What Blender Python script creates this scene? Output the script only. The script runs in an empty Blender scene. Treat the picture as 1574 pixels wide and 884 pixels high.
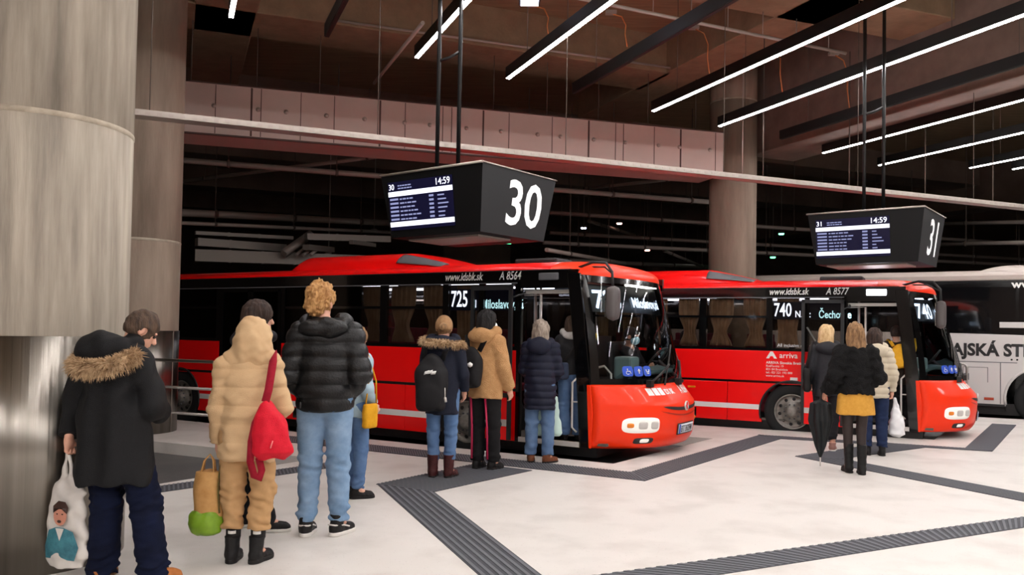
import bpy, bmesh, math, random
import numpy as np
from mathutils import Vector, Matrix, Euler

rnd = random.Random(7)
SC = bpy.context.scene
COL = SC.collection
PI = math.pi

# ------------------------------------------------------------------ camera
F = 1280.0; CX = 787.0; PY = 475.5
ROLL = math.radians(1.0); PITCH = math.radians(1.5); CAMZ = 1.6
cam_d = bpy.data.cameras.new('camera')
cam = bpy.data.objects.new('camera', cam_d); COL.objects.link(cam)
cam_d.sensor_fit = 'HORIZONTAL'; cam_d.sensor_width = 36.0
cam_d.lens = F / 1574.0 * 36.0
cam_d.shift_y = (PY - 442.0) / 1574.0
cam_d.clip_end = 300; cam_d.clip_start = 0.05
cam.location = (0, 0, CAMZ)
cam.rotation_euler = (Matrix.Rotation(PI/2 + PITCH, 3, 'X') @ Matrix.Rotation(ROLL, 3, 'Z')).to_euler()
SC.camera = cam

def ray(px, py):
    x = (px - CX)/F; y = -(py - PY)/F
    x, y = x*math.cos(ROLL) - y*math.sin(ROLL), x*math.sin(ROLL) + y*math.cos(ROLL)
    return (x, math.cos(PITCH) - y*math.sin(PITCH), y*math.cos(PITCH) + math.sin(PITCH))
def G(px, py, z=0.0):                      # where a sight line meets the level z
    d = ray(px, py); t = (z - CAMZ)/d[2]
    return Vector((d[0]*t, d[1]*t, z))
def at(px, py, Y):                         # where a sight line meets the distance Y
    d = ray(px, py); t = Y/d[1]
    return Vector((d[0]*t, Y, CAMZ + d[2]*t))

# ------------------------------------------------------------------ materials
def lin(c):
    r = []
    for v in c:
        v /= 255.0
        r.append(v/12.92 if v <= 0.04045 else ((v + 0.055)/1.055)**2.4)
    return (r[0], r[1], r[2], 1.0)
def mat(name, rgb, rough=0.6, metal=0.0, rgb2=None, nscale=6.0, ncontrast=0.5, bump=0.0, bscale=60.0,
        emit=None, estr=0.0, coat=0.0, spec=0.5, stretch=None, sheen=0.0):
    m = bpy.data.materials.new(name); m.use_nodes = True
    nt = m.node_tree; b = nt.nodes['Principled BSDF']
    b.inputs['Base Color'].default_value = lin(rgb)
    b.inputs['Roughness'].default_value = rough
    b.inputs['Metallic'].default_value = metal
    b.inputs['Specular IOR Level'].default_value = spec
    b.inputs['Coat Weight'].default_value = coat
    if sheen: b.inputs['Sheen Weight'].default_value = sheen
    if emit:
        b.inputs['Emission Color'].default_value = lin(emit); b.inputs['Emission Strength'].default_value = estr
    if rgb2 or bump:
        tc = nt.nodes.new('ShaderNodeTexCoord'); vec = tc.outputs['Object']
        if stretch:
            mp = nt.nodes.new('ShaderNodeMapping'); mp.inputs['Scale'].default_value = stretch
            nt.links.new(vec, mp.inputs['Vector']); vec = mp.outputs['Vector']
    if rgb2:
        n = nt.nodes.new('ShaderNodeTexNoise'); n.inputs['Scale'].default_value = nscale
        n.inputs['Detail'].default_value = 6.0; n.inputs['Roughness'].default_value = 0.6
        nt.links.new(vec, n.inputs['Vector'])
        r = nt.nodes.new('ShaderNodeValToRGB')
        r.color_ramp.elements[0].position = 0.5 - 0.5*(1-ncontrast)*0.6
        r.color_ramp.elements[1].position = 0.5 + 0.5*(1-ncontrast)*0.6
        r.color_ramp.elements[0].color = lin(rgb); r.color_ramp.elements[1].color = lin(rgb2)
        nt.links.new(n.outputs['Fac'], r.inputs['Fac']); nt.links.new(r.outputs['Color'], b.inputs['Base Color'])
    if bump:
        n2 = nt.nodes.new('ShaderNodeTexNoise'); n2.inputs['Scale'].default_value = bscale
        n2.inputs['Detail'].default_value = 4.0
        nt.links.new(vec, n2.inputs['Vector'])
        bp = nt.nodes.new('ShaderNodeBump'); bp.inputs['Strength'].default_value = bump
        bp.inputs['Distance'].default_value = 0.02
        nt.links.new(n2.outputs['Fac'], bp.inputs['Height']); nt.links.new(bp.outputs['Normal'], b.inputs['Normal'])
    return m
def glow(name, rgb, strength):
    m = bpy.data.materials.new(name); m.use_nodes = True
    nt = m.node_tree; nt.nodes.clear()
    e = nt.nodes.new('ShaderNodeEmission'); o = nt.nodes.new('ShaderNodeOutputMaterial')
    e.inputs['Color'].default_value = lin(rgb); e.inputs['Strength'].default_value = strength
    nt.links.new(e.outputs[0], o.inputs['Surface'])
    return m
def tinted_glass(name, tint, refl=0.6):
    m = bpy.data.materials.new(name); m.use_nodes = True
    nt = m.node_tree; nt.nodes.clear()
    t = nt.nodes.new('ShaderNodeBsdfTransparent'); t.inputs['Color'].default_value = lin(tint)
    g = nt.nodes.new('ShaderNodeBsdfGlossy'); g.inputs['Roughness'].default_value = 0.02
    g.inputs['Color'].default_value = (refl, refl, refl, 1)
    f = nt.nodes.new('ShaderNodeFresnel'); f.inputs['IOR'].default_value = 1.5
    mx = nt.nodes.new('ShaderNodeMixShader'); o = nt.nodes.new('ShaderNodeOutputMaterial')
    nt.links.new(f.outputs[0], mx.inputs[0]); nt.links.new(t.outputs[0], mx.inputs[1]); nt.links.new(g.outputs[0], mx.inputs[2])
    nt.links.new(mx.outputs[0], o.inputs['Surface'])
    return m

# ------------------------------------------------------------------ object helpers
def link(name, me, m=None, parent=None):
    o = bpy.data.objects.new(name, me); COL.objects.link(o)
    if m is not None: me.materials.append(m)
    if parent is not None: o.parent = parent
    return o
def empty(name, loc=(0, 0, 0), rz=0.0, parent=None):
    o = bpy.data.objects.new(name, None); COL.objects.link(o)
    o.location = loc; o.rotation_euler = (0, 0, rz); o.empty_display_size = 0.2
    if parent is not None: o.parent = parent
    return o
def tag(o, label=None, cat=None, group=None, kind=None):
    if label: o['label'] = label
    if cat: o['category'] = cat
    if group: o['group'] = group
    if kind: o['kind'] = kind
    return o
def copy_tree(o, parent=None):
    c = o.copy(); COL.objects.link(c)
    if parent is not None: c.parent = parent
    for ch in list(o.children): copy_tree(ch, c)
    return c

class MB:
    def __init__(s): s.v = []; s.f = []; s.sm = []
    def add(s, vs, fs, smooth=False):
        b = len(s.v); s.v += [tuple(v) for v in vs]
        for f in fs: s.f.append(tuple(b + i for i in f)); s.sm.append(smooth)
        return s
    def box(s, lo, hi, M=None):
        x0, y0, z0 = lo; x1, y1, z1 = hi
        vs = [Vector(p) for p in ((x0,y0,z0),(x1,y0,z0),(x1,y1,z0),(x0,y1,z0),(x0,y0,z1),(x1,y0,z1),(x1,y1,z1),(x0,y1,z1))]
        if M is not None: vs = [M @ v for v in vs]
        return s.add(vs, [(0,3,2,1),(4,5,6,7),(0,1,5,4),(1,2,6,5),(2,3,7,6),(3,0,4,7)])
    def prism(s, poly, a, b, fn):
        """poly: 2-D outline (CCW); fn(u, v, w) -> point; extruded from w=a to w=b"""
        n = len(poly)
        vs = [fn(u, v, a) for u, v in poly] + [fn(u, v, b) for u, v in poly]
        fs = [tuple(range(n-1, -1, -1)), tuple(range(n, 2*n))]
        fs += [(i, (i+1) % n, n + (i+1) % n, n + i) for i in range(n)]
        return s.add(vs, fs)
    def tube(s, pts, r, n=8, cap=True, r2=None):
        pts = [Vector(p) for p in pts]; m = len(pts); vs = []
        up = Vector((0, 0, 1)); prev = None
        for i, p in enumerate(pts):
            d = (pts[min(i+1, m-1)] - pts[max(i-1, 0)]).normalized()
            if prev is None:
                a = d.cross(up if abs(d.z) < 0.9 else Vector((1, 0, 0))).normalized()
            else:
                a = (prev - d*prev.dot(d)).normalized()
            prev = a; b = d.cross(a)
            rr = r if r2 is None else r + (r2 - r)*i/(m-1)
            for k in range(n):
                t = 2*PI*k/n; vs.append(p + a*(rr*math.cos(t)) + b*(rr*math.sin(t)))
        fs = [(i*n + k, i*n + (k+1) % n, (i+1)*n + (k+1) % n, (i+1)*n + k) for i in range(m-1) for k in range(n)]
        b0 = len(s.v); s.add(vs, fs, True)
        if cap:
            s.f.append(tuple(b0 + k for k in range(n-1, -1, -1))); s.sm.append(False)
            s.f.append(tuple(b0 + (m-1)*n + k for k in range(n))); s.sm.append(False)
        return s
    def lathe(s, prof, n=32, M=None, a0=0.0, a1=2*PI, smooth=True):
        full = abs(a1 - a0 - 2*PI) < 1e-6; cnt = n if full else n + 1; vs = []
        for k in range(cnt):
            t = a0 + (a1 - a0)*k/n
            for r, z in prof:
                v = Vector((r*math.cos(t), r*math.sin(t), z)); vs.append(M @ v if M is not None else v)
        q = len(prof)
        fs = [(k*q + j, ((k+1) % cnt)*q + j, ((k+1) % cnt)*q + j + 1, k*q + j + 1) for k in range(n) for j in range(q-1)]
        return s.add(vs, fs, smooth)
    def grid(s, fn, nu, nv, smooth=True, flip=False):
        vs = [fn(i/(nu-1), j/(nv-1)) for i in range(nu) for j in range(nv)]
        fs = [(i*nv + j, (i+1)*nv + j, (i+1)*nv + j + 1, i*nv + j + 1) for i in range(nu-1) for j in range(nv-1)]
        if flip: fs = [f[::-1] for f in fs]
        return s.add(vs, fs, smooth)
    def mesh(s, name):
        me = bpy.data.meshes.new(name); me.from_pydata(s.v, [], s.f)
        me.polygons.foreach_set('use_smooth', s.sm); me.update()
        return me
    def build(s, name, m=None, parent=None, bevel=0.0, solid=0.0, offset=0.0):
        o = link(name, s.mesh(name), m, parent)
        if solid:
            md = o.modifiers.new('s', 'SOLIDIFY'); md.thickness = solid; md.offset = offset
        if bevel:
            md = o.modifiers.new('b', 'BEVEL'); md.width = bevel; md.segments = 2; md.limit_method = 'ANGLE'
        return o

def text_mesh(body, size, name='lettering', bold=0.0, shear=0.0, xs=1.0, align='LEFT', depth=0.0, fn=None):
    cu = bpy.data.curves.new('tx', 'FONT'); cu.body = body; cu.size = size
    cu.shear = shear; cu.offset = bold; cu.align_x = align; cu.extrude = depth
    cu.resolution_u = 3
    o = bpy.data.objects.new('tx', cu); COL.objects.link(o)
    dg = bpy.context.evaluated_depsgraph_get()
    me = bpy.data.meshes.new_from_object(o.evaluated_get(dg))
    bpy.data.objects.remove(o); bpy.data.curves.remove(cu)
    me.name = name
    for v in me.vertices:
        x, y, z = v.co.x*xs, v.co.y, v.co.z
        v.co = fn(x, y, z) if fn else (x, y, z)
    return me

# ------------------------------------------------------------------ signed-distance modelling
def vlen(a): return np.sqrt((a*a).sum(-1))
def rc(P, a, b, ra, rb=None):
    rb = ra if rb is None else rb
    a = np.asarray(a, np.float32); b = np.asarray(b, np.float32)
    ba = b - a; pa = P - a
    h = np.clip((pa @ ba)/max(float(ba @ ba), 1e-9), 0, 1)
    return vlen(pa - h[:, None]*ba) - (ra + (rb - ra)*h)
def ell(P, c, r, R=None):
    q = P - np.asarray(c, np.float32)
    if R is not None: q = q @ R
    r = np.asarray(r, np.float32)
    k0 = vlen(q/r); k1 = vlen(q/(r*r)) + 1e-6
    return k0*(k0 - 1.0)/k1
def rbox(P, c, half, rad, R=None):
    q = P - np.asarray(c, np.float32)
    if R is not None: q = q @ R
    q = np.abs(q) - (np.asarray(half, np.float32) - rad)
    return vlen(np.maximum(q, 0)) + np.minimum(q.max(-1), 0) - rad
def smin(a, b, k):
    h = np.clip(0.5 + 0.5*(b - a)/k, 0, 1)
    return b + (a - b)*h - k*h*(1 - h)
def su(ds, k):
    d = ds[0]
    for e in ds[1:]: d = smin(d, e, k)
    return d
def prof(P, rows):
    """stacked ellipses: rows of (z, half-width, half-depth, cx, cy)"""
    r = np.asarray(sorted(rows), np.float32); z = P[:, 2]
    zz = np.clip(z, r[0, 0], r[-1, 0])
    wx = np.interp(zz, r[:, 0], r[:, 1]); wy = np.interp(zz, r[:, 0], r[:, 2])
    cx = np.interp(zz, r[:, 0], r[:, 3]); cy = np.interp(zz, r[:, 0], r[:, 4])
    e = np.sqrt(((P[:, 0]-cx)/wx)**2 + ((P[:, 1]-cy)/wy)**2)
    d = (e - 1)*np.minimum(wx, wy)*0.9
    return np.maximum(d, np.maximum(z - r[-1, 0], r[0, 0] - z)).astype(np.float32)
def waves(P, s, seed, n=7):
    g = np.random.RandomState(seed); d = np.zeros(len(P), np.float32)
    for i in range(n):
        k = g.normal(size=3).astype(np.float32); k *= s*(0.6 + g.rand())/np.linalg.norm(k)
        d += np.sin(P @ k + g.rand()*6.28 + 1.3*np.sin(P[:, [1, 2, 0]] @ k*0.6))
    return d/math.sqrt(n)
def sdf_mesh(name, f, lo, hi, h):
    lo = np.asarray(lo, np.float32); hi = np.asarray(hi, np.float32); B = 8
    nb = np.ceil((hi - lo)/(h*B)).astype(int); n = nb*B
    bi = np.stack(np.meshgrid(*[np.arange(k) for k in nb], indexing='ij'), -1).reshape(-1, 3)
    cen = (lo + (bi*B + (B-1)/2)*h).astype(np.float32)
    dc = f(cen); act = np.abs(dc) < h*B*1.15 + 0.02
    V = np.empty(tuple(n), np.float32)
    Vb = V.reshape(nb[0], B, nb[1], B, nb[2], B)
    Vb[:] = np.where(dc < 0, -1.0, 1.0).reshape(tuple(nb))[:, None, :, None, :, None]
    off = np.stack(np.meshgrid(*[np.arange(B)]*3, indexing='ij'), -1).reshape(-1, 3)
    idx = bi[act]
    for c in range(0, len(idx), 300):
        ii = idx[c:c+300]
        P = (lo + (ii[:, None, :]*B + off[None])*h).reshape(-1, 3).astype(np.float32)
        d = f(P).reshape(len(ii), B, B, B)
        Vb[ii[:, 0], :, ii[:, 1], :, ii[:, 2], :] = d
    V[0] = V[-1] = 1; V[:, 0] = V[:, -1] = 1; V[:, :, 0] = V[:, :, -1] = 1
    S = V < 0
    cs = [(i, j, k) for i in (0, 1) for j in (0, 1) for k in (0, 1)]
    sl = lambda A, c: A[c[0]:A.shape[0]-1+c[0], c[1]:A.shape[1]-1+c[1], c[2]:A.shape[2]-1+c[2]]
    cnt = sum(sl(S, c).astype(np.int8) for c in cs)
    cell = np.argwhere((cnt > 0) & (cnt < 8))
    if len(cell) == 0: raise RuntimeError('empty sdf ' + name)
    acc = np.zeros((len(cell), 3), np.float32); num = np.zeros(len(cell), np.float32)
    for a in cs:
        for ax in range(3):
            if a[ax]: continue
            b = list(a); b[ax] = 1
            va = V[cell[:, 0]+a[0], cell[:, 1]+a[1], cell[:, 2]+a[2]]
            vb = V[cell[:, 0]+b[0], cell[:, 1]+b[1], cell[:, 2]+b[2]]
            cr = (va < 0) != (vb < 0)
            t = np.where(cr, va/np.where(cr, va - vb, 1), 0)
            p = np.tile(np.asarray(a, np.float32), (len(cell), 1)); p[:, ax] += t
            acc += p*cr[:, None]; num += cr
    verts = lo + (cell + acc/num[:, None])*h
    idm = -np.ones(tuple(n - 1), np.int32); idm[cell[:, 0], cell[:, 1], cell[:, 2]] = np.arange(len(cell))
    quads = []
    for ax in range(3):
        u, v = (ax+1) % 3, (ax+2) % 3
        s0 = [slice(None)]*3; s1 = [slice(None)]*3
        s0[ax] = slice(0, -1); s1[ax] = slice(1, None)
        A, Bb = S[tuple(s0)], S[tuple(s1)]
        e = np.argwhere(A != Bb)
        e = e[(e[:, u] > 0) & (e[:, v] > 0) & (e[:, u] < n[u]-1) & (e[:, v] < n[v]-1)]
        ina = A[e[:, 0], e[:, 1], e[:, 2]]
        def g(du, dv):
            c = e.copy(); c[:, u] -= du; c[:, v] -= dv
            return idm[c[:, 0], c[:, 1], c[:, 2]]
        q = np.stack([g(1, 1), g(0, 1), g(0, 0), g(1, 0)], 1)
        q[~ina] = q[~ina][:, ::-1]
        quads.append(q)
    q = np.concatenate(quads); q = q[(q >= 0).all(1)]
    me = bpy.data.meshes.new(name)
    me.vertices.add(len(verts)); me.vertices.foreach_set('co', verts.astype(np.float32).ravel())
    me.loops.add(len(q)*4); me.loops.foreach_set('vertex_index', q.astype(np.int32).ravel())
    me.polygons.add(len(q)); me.polygons.foreach_set('loop_start', np.arange(0, len(q)*4, 4, dtype=np.int32))
    me.polygons.foreach_set('use_smooth', np.ones(len(q), bool))
    me.update(calc_edges=True); me.validate()
    return me
# ------------------------------------------------------------------ the hall
def structure(o, label=None): o['kind'] = 'structure'; o['label'] = label or ''; return o
def ang(a): a = math.radians(a); return Vector((math.cos(a), math.sin(a), 0))

M_floor = mat('cream_terrazzo', (208, 203, 197), 0.5, rgb2=(219, 214, 209), nscale=0.55, ncontrast=0.2)
def speckle(m):
    nt = m.node_tree; b = nt.nodes['Principled BSDF']; src = b.inputs['Base Color'].links[0].from_socket
    tc = [n for n in nt.nodes if n.type == 'TEX_COORD'][0]
    v = nt.nodes.new('ShaderNodeTexVoronoi'); v.inputs['Scale'].default_value = 26
    nt.links.new(tc.outputs['Object'], v.inputs['Vector'])
    r = nt.nodes.new('ShaderNodeValToRGB'); r.color_ramp.elements[0].position = 0.06; r.color_ramp.elements[1].position = 0.16
    r.color_ramp.elements[0].color = (0.42, 0.40, 0.38, 1); r.color_ramp.elements[1].color = (1, 1, 1, 1)
    nt.links.new(v.outputs['Distance'], r.inputs['Fac'])
    n = nt.nodes.new('ShaderNodeTexNoise'); n.inputs['Scale'].default_value = 1.7; n.inputs['Detail'].default_value = 8
    nt.links.new(tc.outputs['Object'], n.inputs['Vector'])
    r2 = nt.nodes.new('ShaderNodeValToRGB'); r2.color_ramp.elements[0].position = 0.36; r2.color_ramp.elements[1].position = 0.52
    r2.color_ramp.elements[0].color = (0.84, 0.83, 0.82, 1); r2.color_ramp.elements[1].color = (1, 1, 1, 1)
    nt.links.new(n.outputs['Fac'], r2.inputs['Fac'])
    a = nt.nodes.new('ShaderNodeMixRGB'); a.blend_type = 'MULTIPLY'; a.inputs[0].default_value = 0.35
    c = nt.nodes.new('ShaderNodeMixRGB'); c.blend_type = 'MULTIPLY'; c.inputs[0].default_value = 0.8
    nt.links.new(src, a.inputs[1]); nt.links.new(r.outputs[0], a.inputs[2])
    nt.links.new(a.outputs[0], c.inputs[1]); nt.links.new(r2.outputs[0], c.inputs[2])
    nt.links.new(c.outputs[0], b.inputs['Base Color'])
speckle(M_floor)
M_road = mat('dark_asphalt', (74, 74, 76), 0.55, rgb2=(96, 94, 92), nscale=1.2, ncontrast=0.3, bump=0.3, bscale=90)
M_conc = mat('board_marked_concrete', (112, 103, 92), 0.8, rgb2=(174, 163, 148), nscale=2.2, ncontrast=0.35, bump=0.35, bscale=9, stretch=(3.2, 3.2, 0.28))
M_conc2 = mat('cast_concrete', (122, 106, 92), 0.8, rgb2=(160, 142, 126), nscale=1.6, ncontrast=0.3, bump=0.25, bscale=14, stretch=(2, 2, 0.3))
M_seam = mat('concrete_seam', (178, 166, 149), 0.8, rgb2=(150, 138, 122), nscale=9)
M_steel = mat('brushed_steel', (150, 144, 136), 0.3, 1.0, rgb2=(126, 120, 112), nscale=3, stretch=(3, 3, 0.04), bump=0.25, bscale=5)
M_steel_rail = mat('satin_steel_tube', (176, 172, 168), 0.32, 1.0)
M_ceil = mat('timber_marked_ceiling', (118, 98, 74), 0.85, rgb2=(152, 128, 98), nscale=2.0, ncontrast=0.2, bump=0.2, bscale=20, stretch=(0.4, 4, 1))
M_beam = mat('brown_beam_concrete', (122, 100, 78), 0.85, rgb2=(152, 126, 100), nscale=2.5, ncontrast=0.2, bump=0.2, bscale=20)
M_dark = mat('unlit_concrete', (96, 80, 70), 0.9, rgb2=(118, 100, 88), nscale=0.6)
M_panel = mat('pinkish_duct_panel', (204, 184, 176), 0.62, rgb2=(214, 194, 186), nscale=1.3, ncontrast=0.2)
M_panel2 = mat('panel_joint', (88, 66, 62), 0.7)
M_galv = mat('galvanised_tray', (178, 168, 160), 0.42, 0.6)
M_pipe = mat('grey_pipe', (172, 160, 152), 0.5, 0.2)
M_rod = mat('dull_rod', (92, 80, 72), 0.7)
M_black = mat('black_powder_coat', (14, 13, 14), 0.45)
M_tact = mat('dark_tactile_rubber', (52, 54, 60), 0.75, rgb2=(64, 66, 72), nscale=8)
M_tact2 = mat('tactile_rib', (96, 98, 104), 0.7)
M_led = glow('lit_diffuser', (255, 251, 250), 66.0)
M_led_added = glow('added_bright_diffuser', (255, 251, 250), 150.0)
M_off = mat('unlit_diffuser', (30, 29, 28), 0.5)
M_orange = mat('orange_cable', (190, 112, 60), 0.6)

# --- road and raised platform with its sawtooth bays
mb = MB(); mb.box((-40, -14, -0.45), (45, 62, -0.15))
structure(mb.build('floor_road', M_road), 'dark asphalt roadway of the bus hall around the raised platform')
def far(p, a, s): return Vector((p[0], p[1], 0)) + ang(a)*s
N29, T30 = Vector((-4.15, 7.45, 0)), Vector((-2.35, 10.25, 0))
N30, T31 = Vector((1.27, 10.23, 0)), Vector((3.14, 12.89, 0))
N31, T32 = Vector((6.71, 13.21, 0)), Vector((9.15, 16.85, 0))
KC = Vector((9.75, 17.1, 0))
outl = [N29, T30, far(T30, 154, 26), far(N30, 150.5, 28), N30, T31, far(T31, 154.5, 26), far(N31, 156.5, 28), N31, T32,
        far(T32, 155, 26), far(KC, 156.5, 28), KC, far(KC, -23.5, 22), Vector((30, -9, 0)), Vector((-26, -9, 0)), far(N29, 152, 24)]
mb = MB(); mb.prism([(p.x, p.y) for p in outl], -0.15, 0.0, lambda u, v, w: (u, v, w))
# the outline runs clockwise, so turn it over
mb.f = [f[::-1] for f in mb.f]
structure(mb.build('floor', M_floor), 'cream terrazzo platform floor with sawtooth kerbs')

# --- dark ribbed tactile strips
def strip(name, label, a0, a1, b0, b1, mode, n, z=0.0):
    """quad a0-a1 / b0-b1 (two long edges); ribs run along it or across it"""
    a0, a1, b0, b1 = [Vector((p.x, p.y, 0)) for p in (a0, a1, b0, b1)]
    if ((a1 - a0).cross(b0 - a0)).z < 0: a0, a1, b0, b1 = b0, b1, a0, a1
    o = MB(); o.prism([(p.x, p.y) for p in (a0, a1, b1, b0)], 0.0005, 0.004 + z, lambda u, v, w: (u, v, w))
    r = o.build(name, M_tact); tag(r, label, 'tactile strip', 'dark ribbed guide strips in the platform floor')
    rb = MB()
    for i in range(n):
        s0, s1 = (i + 0.28)/n, (i + 0.72)/n
        if mode == 'along': q = [a0.lerp(b0, s0), a1.lerp(b1, s0), a1.lerp(b1, s1), a0.lerp(b0, s1)]
        else: q = [a0.lerp(a1, s0), a0.lerp(a1, s1), b0.lerp(b1, s1), b0.lerp(b1, s0)]
        if ((q[1]-q[0]).cross(q[2]-q[0])).z < 0: q = q[::-1]
        rb.prism([(p.x, p.y) for p in q], 0.003 + z, 0.008 + z, lambda u, v, w: (u, v, w))
    rb.build('ribs', M_tact2, r)
    return r
def ext(p, q, s): return p + (q - p)*s
gA, gB, gC, gD = G(580, 745), G(735, 884), G(668, 757), G(832, 884)
strip('tactile_strip', 'broad ribbed strip running from the bay 30 corner to the bottom edge of the photo', gA, ext(gA, gB, 1.9), gC, ext(gC, gD, 2.0), 'along', 7)
strip('tactile_strip', 'short slanting ribbed strip under the boots of the fur-hooded backpacker', G(578, 745), G(732, 713), G(666, 757), G(818, 723.6), 'across', 30, 0.001)
strip('tactile_strip', 'long ribbed strip following the kerb of the bus to Miloslavov', G(400, 666), G(975, 727), G(396, 675), G(992, 740), 'across', 150, 0.002)
strip('tactile_strip', 'ribbed strip slanting back from the front of the 725 bus towards the 740 bus', G(967, 727), G(1165, 670), G(991, 740), G(1202, 674.5), 'across', 70, 0.003)
strip('tactile_strip', 'ribbed strip beside the 740 bus under the waiting women', G(1165, 669), G(1490, 690), G(1200, 675), G(1525, 694.5), 'across', 60, 0.004)
strip('tactile_strip', 'short broad strip in front of the nose of the 740 bus', G(1483, 690), G(1525, 652), G(1526, 694), G(1562, 654), 'across', 60, 0.005)
gA, gB, gC, gD = G(1222, 702), G(1574, 771.4), G(1290, 705), G(1574, 758.6)
strip('tactile_strip', 'dark strip leading from the woman in the mustard skirt towards the camera', gA, ext(gA, gB, 1.6), gC, ext(gC, gD, 1.6), 'along', 7, 0.002)
strip('tactile_strip', 'short slanting dark strip under the tip of the umbrella', G(1222, 702), G(1362, 681), G(1292, 706), G(1425, 688), 'across', 40, 0.003)
gA, gB, gC, gD = G(1000, 873.5), G(1574, 795), G(1106, 884), G(1574, 811.5)
strip('tactile_strip', 'long ribbed strip across the lower corner of the photo below the open floor', ext(gB, gA, 2.1), ext(gA, gB, 1.5), ext(gD, gC, 2.1), ext(gC, gD, 1.5), 'across', 120)
gA, gB, gC, gD = G(242, 748), G(525, 708.6), G(242, 758), G(530, 716.5)
strip('tactile_strip', 'narrow ribbed strip passing behind the legs of the hooded woman', ext(gB, gA, 1.25), gB, ext(gD, gC, 1.25), gD, 'across', 60)

# --- round concrete pillars
def pillar(label, c, r, seam_z, top, m, sheath=True):
    root = tag(empty('concrete_pillar', (c[0], c[1], 0)), label, None, None, 'structure')
    s = MB(); s.lathe([(0, 0), (r, 0), (r, seam_z - 0.02), (r - 0.004, seam_z - 0.018), (r - 0.004, seam_z + 0.018), (r, seam_z + 0.02), (r, top), (0, top)], 72)
    s.build('shaft', m, root)
    s = MB(); s.lathe([(r - 0.006, seam_z - 0.022), (r + 0.004, seam_z - 0.012), (r + 0.004, seam_z + 0.012), (r - 0.006, seam_z + 0.022)], 72)
    s.build('casting_seam', M_seam, root)
    if sheath:
        s = MB(); s.lathe([(r + 0.001, 0.0), (r + 0.012, 0.0), (r + 0.012, 1.515), (r + 0.001, 1.515)], 96)
        o = s.build('metal_sheath', M_steel, root); o['label'] = 'brushed steel sheath around the foot of the pillar'
        s = MB()
        for a in (-1.42, -0.15, 1.3, 2.9): s.box((r + 0.01, -0.004, 0), (r + 0.017, 0.004, 1.515), Matrix.Rotation(a, 4, 'Z'))
        s.build('sheath_joint', M_galv, root)
    return root
pillar('huge round concrete pillar with a steel sheath, nearest the camera', (-3.36, 5.80), 0.630, 2.95, 8.0, M_conc)
pillar('round concrete pillar partly hidden behind the nearest pillar', (-5.68, 12.6), 0.60, 2.85, 8.0, M_conc2)
pillar('slim round concrete pillar behind the 740 bus', (5.05, 19.15), 0.53, 6.95, 8.0, M_conc2, False)
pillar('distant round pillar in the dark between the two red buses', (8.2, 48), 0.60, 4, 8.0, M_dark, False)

# --- slab, beams, walls
mb = MB(); mb.box((-40, -14, 8.0), (45, 62, 8.4)); structure(mb.build('ceiling', M_ceil), 'brown board-marked concrete ceiling')
def slab_beam(label, p0, a, length, width, z0, z1, m=None, side=1):
    """box whose edge starts at p0, runs along angle a; width to the left (side=1) or right"""
    T = Matrix.Translation((p0[0], p0[1], 0)) @ Matrix.Rotation(math.radians(a), 4, 'Z')
    b = MB(); y0, y1 = (0, width) if side > 0 else (-width, 0)
    b.box((0, y0, z0), (length, y1, z1), T)
    return structure(b.build('beam', m or M_beam, bevel=0.02), label)
AM, AL = 21.0, 112.0
e = far((-3.38, 15.2), AM + 180, 22)
slab_beam('cross beam under the ceiling above the 30 sign', e, AM, 29.2, 1.35, 7.2, 8.05)
e = far((-3.38, 10.2), AM + 180, 22); slab_beam('cross beam nearest the camera', e, AM, 60, 1.2, 7.2, 8.05)
for k in (1, 2, 3, 4):
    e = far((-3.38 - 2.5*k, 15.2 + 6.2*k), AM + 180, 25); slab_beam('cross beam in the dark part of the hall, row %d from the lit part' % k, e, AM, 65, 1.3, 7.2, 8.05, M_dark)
p = at(1022, 110, 17.8)
slab_beam('lengthwise ceiling beam ending above the slim pillar', far((p.x, p.y), AL, -6), AL, 10.2, 1.5, 7.2, 8.05, None, -1)
p = at(396, 15, 14.7)
slab_beam('lengthwise ceiling beam beside the second pillar', far((p.x, p.y), AL, -8), AL, 13.5, 1.05, 7.2, 8.05, None, 1)
slab_beam('long grey-bottomed beam resting on the slim pillar', far((5.62, 19.5), AL, -17), AL, 17.2, 1.35, 5.85, 8.05, mat('soffit_beam', (112, 94, 84), 0.8, rgb2=(128, 108, 98), nscale=2), -1)
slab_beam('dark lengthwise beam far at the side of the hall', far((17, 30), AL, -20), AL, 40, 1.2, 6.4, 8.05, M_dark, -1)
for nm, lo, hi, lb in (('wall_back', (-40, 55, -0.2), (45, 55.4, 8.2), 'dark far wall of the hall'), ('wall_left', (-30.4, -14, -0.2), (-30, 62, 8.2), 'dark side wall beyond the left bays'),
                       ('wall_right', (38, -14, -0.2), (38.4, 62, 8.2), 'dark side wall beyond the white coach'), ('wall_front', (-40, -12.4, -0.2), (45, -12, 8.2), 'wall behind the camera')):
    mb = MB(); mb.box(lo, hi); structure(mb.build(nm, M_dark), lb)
mb = MB(); mb.box((-2.75, 33, -0.15), (-0.1, 34, 8.0)); structure(mb.build('wall_pier', mat('grey_pier', (120, 108, 98), 0.8, rgb2=(100, 90, 82), nscale=0.8)), 'grey concrete pier in the dark behind the 725 bus')

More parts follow.
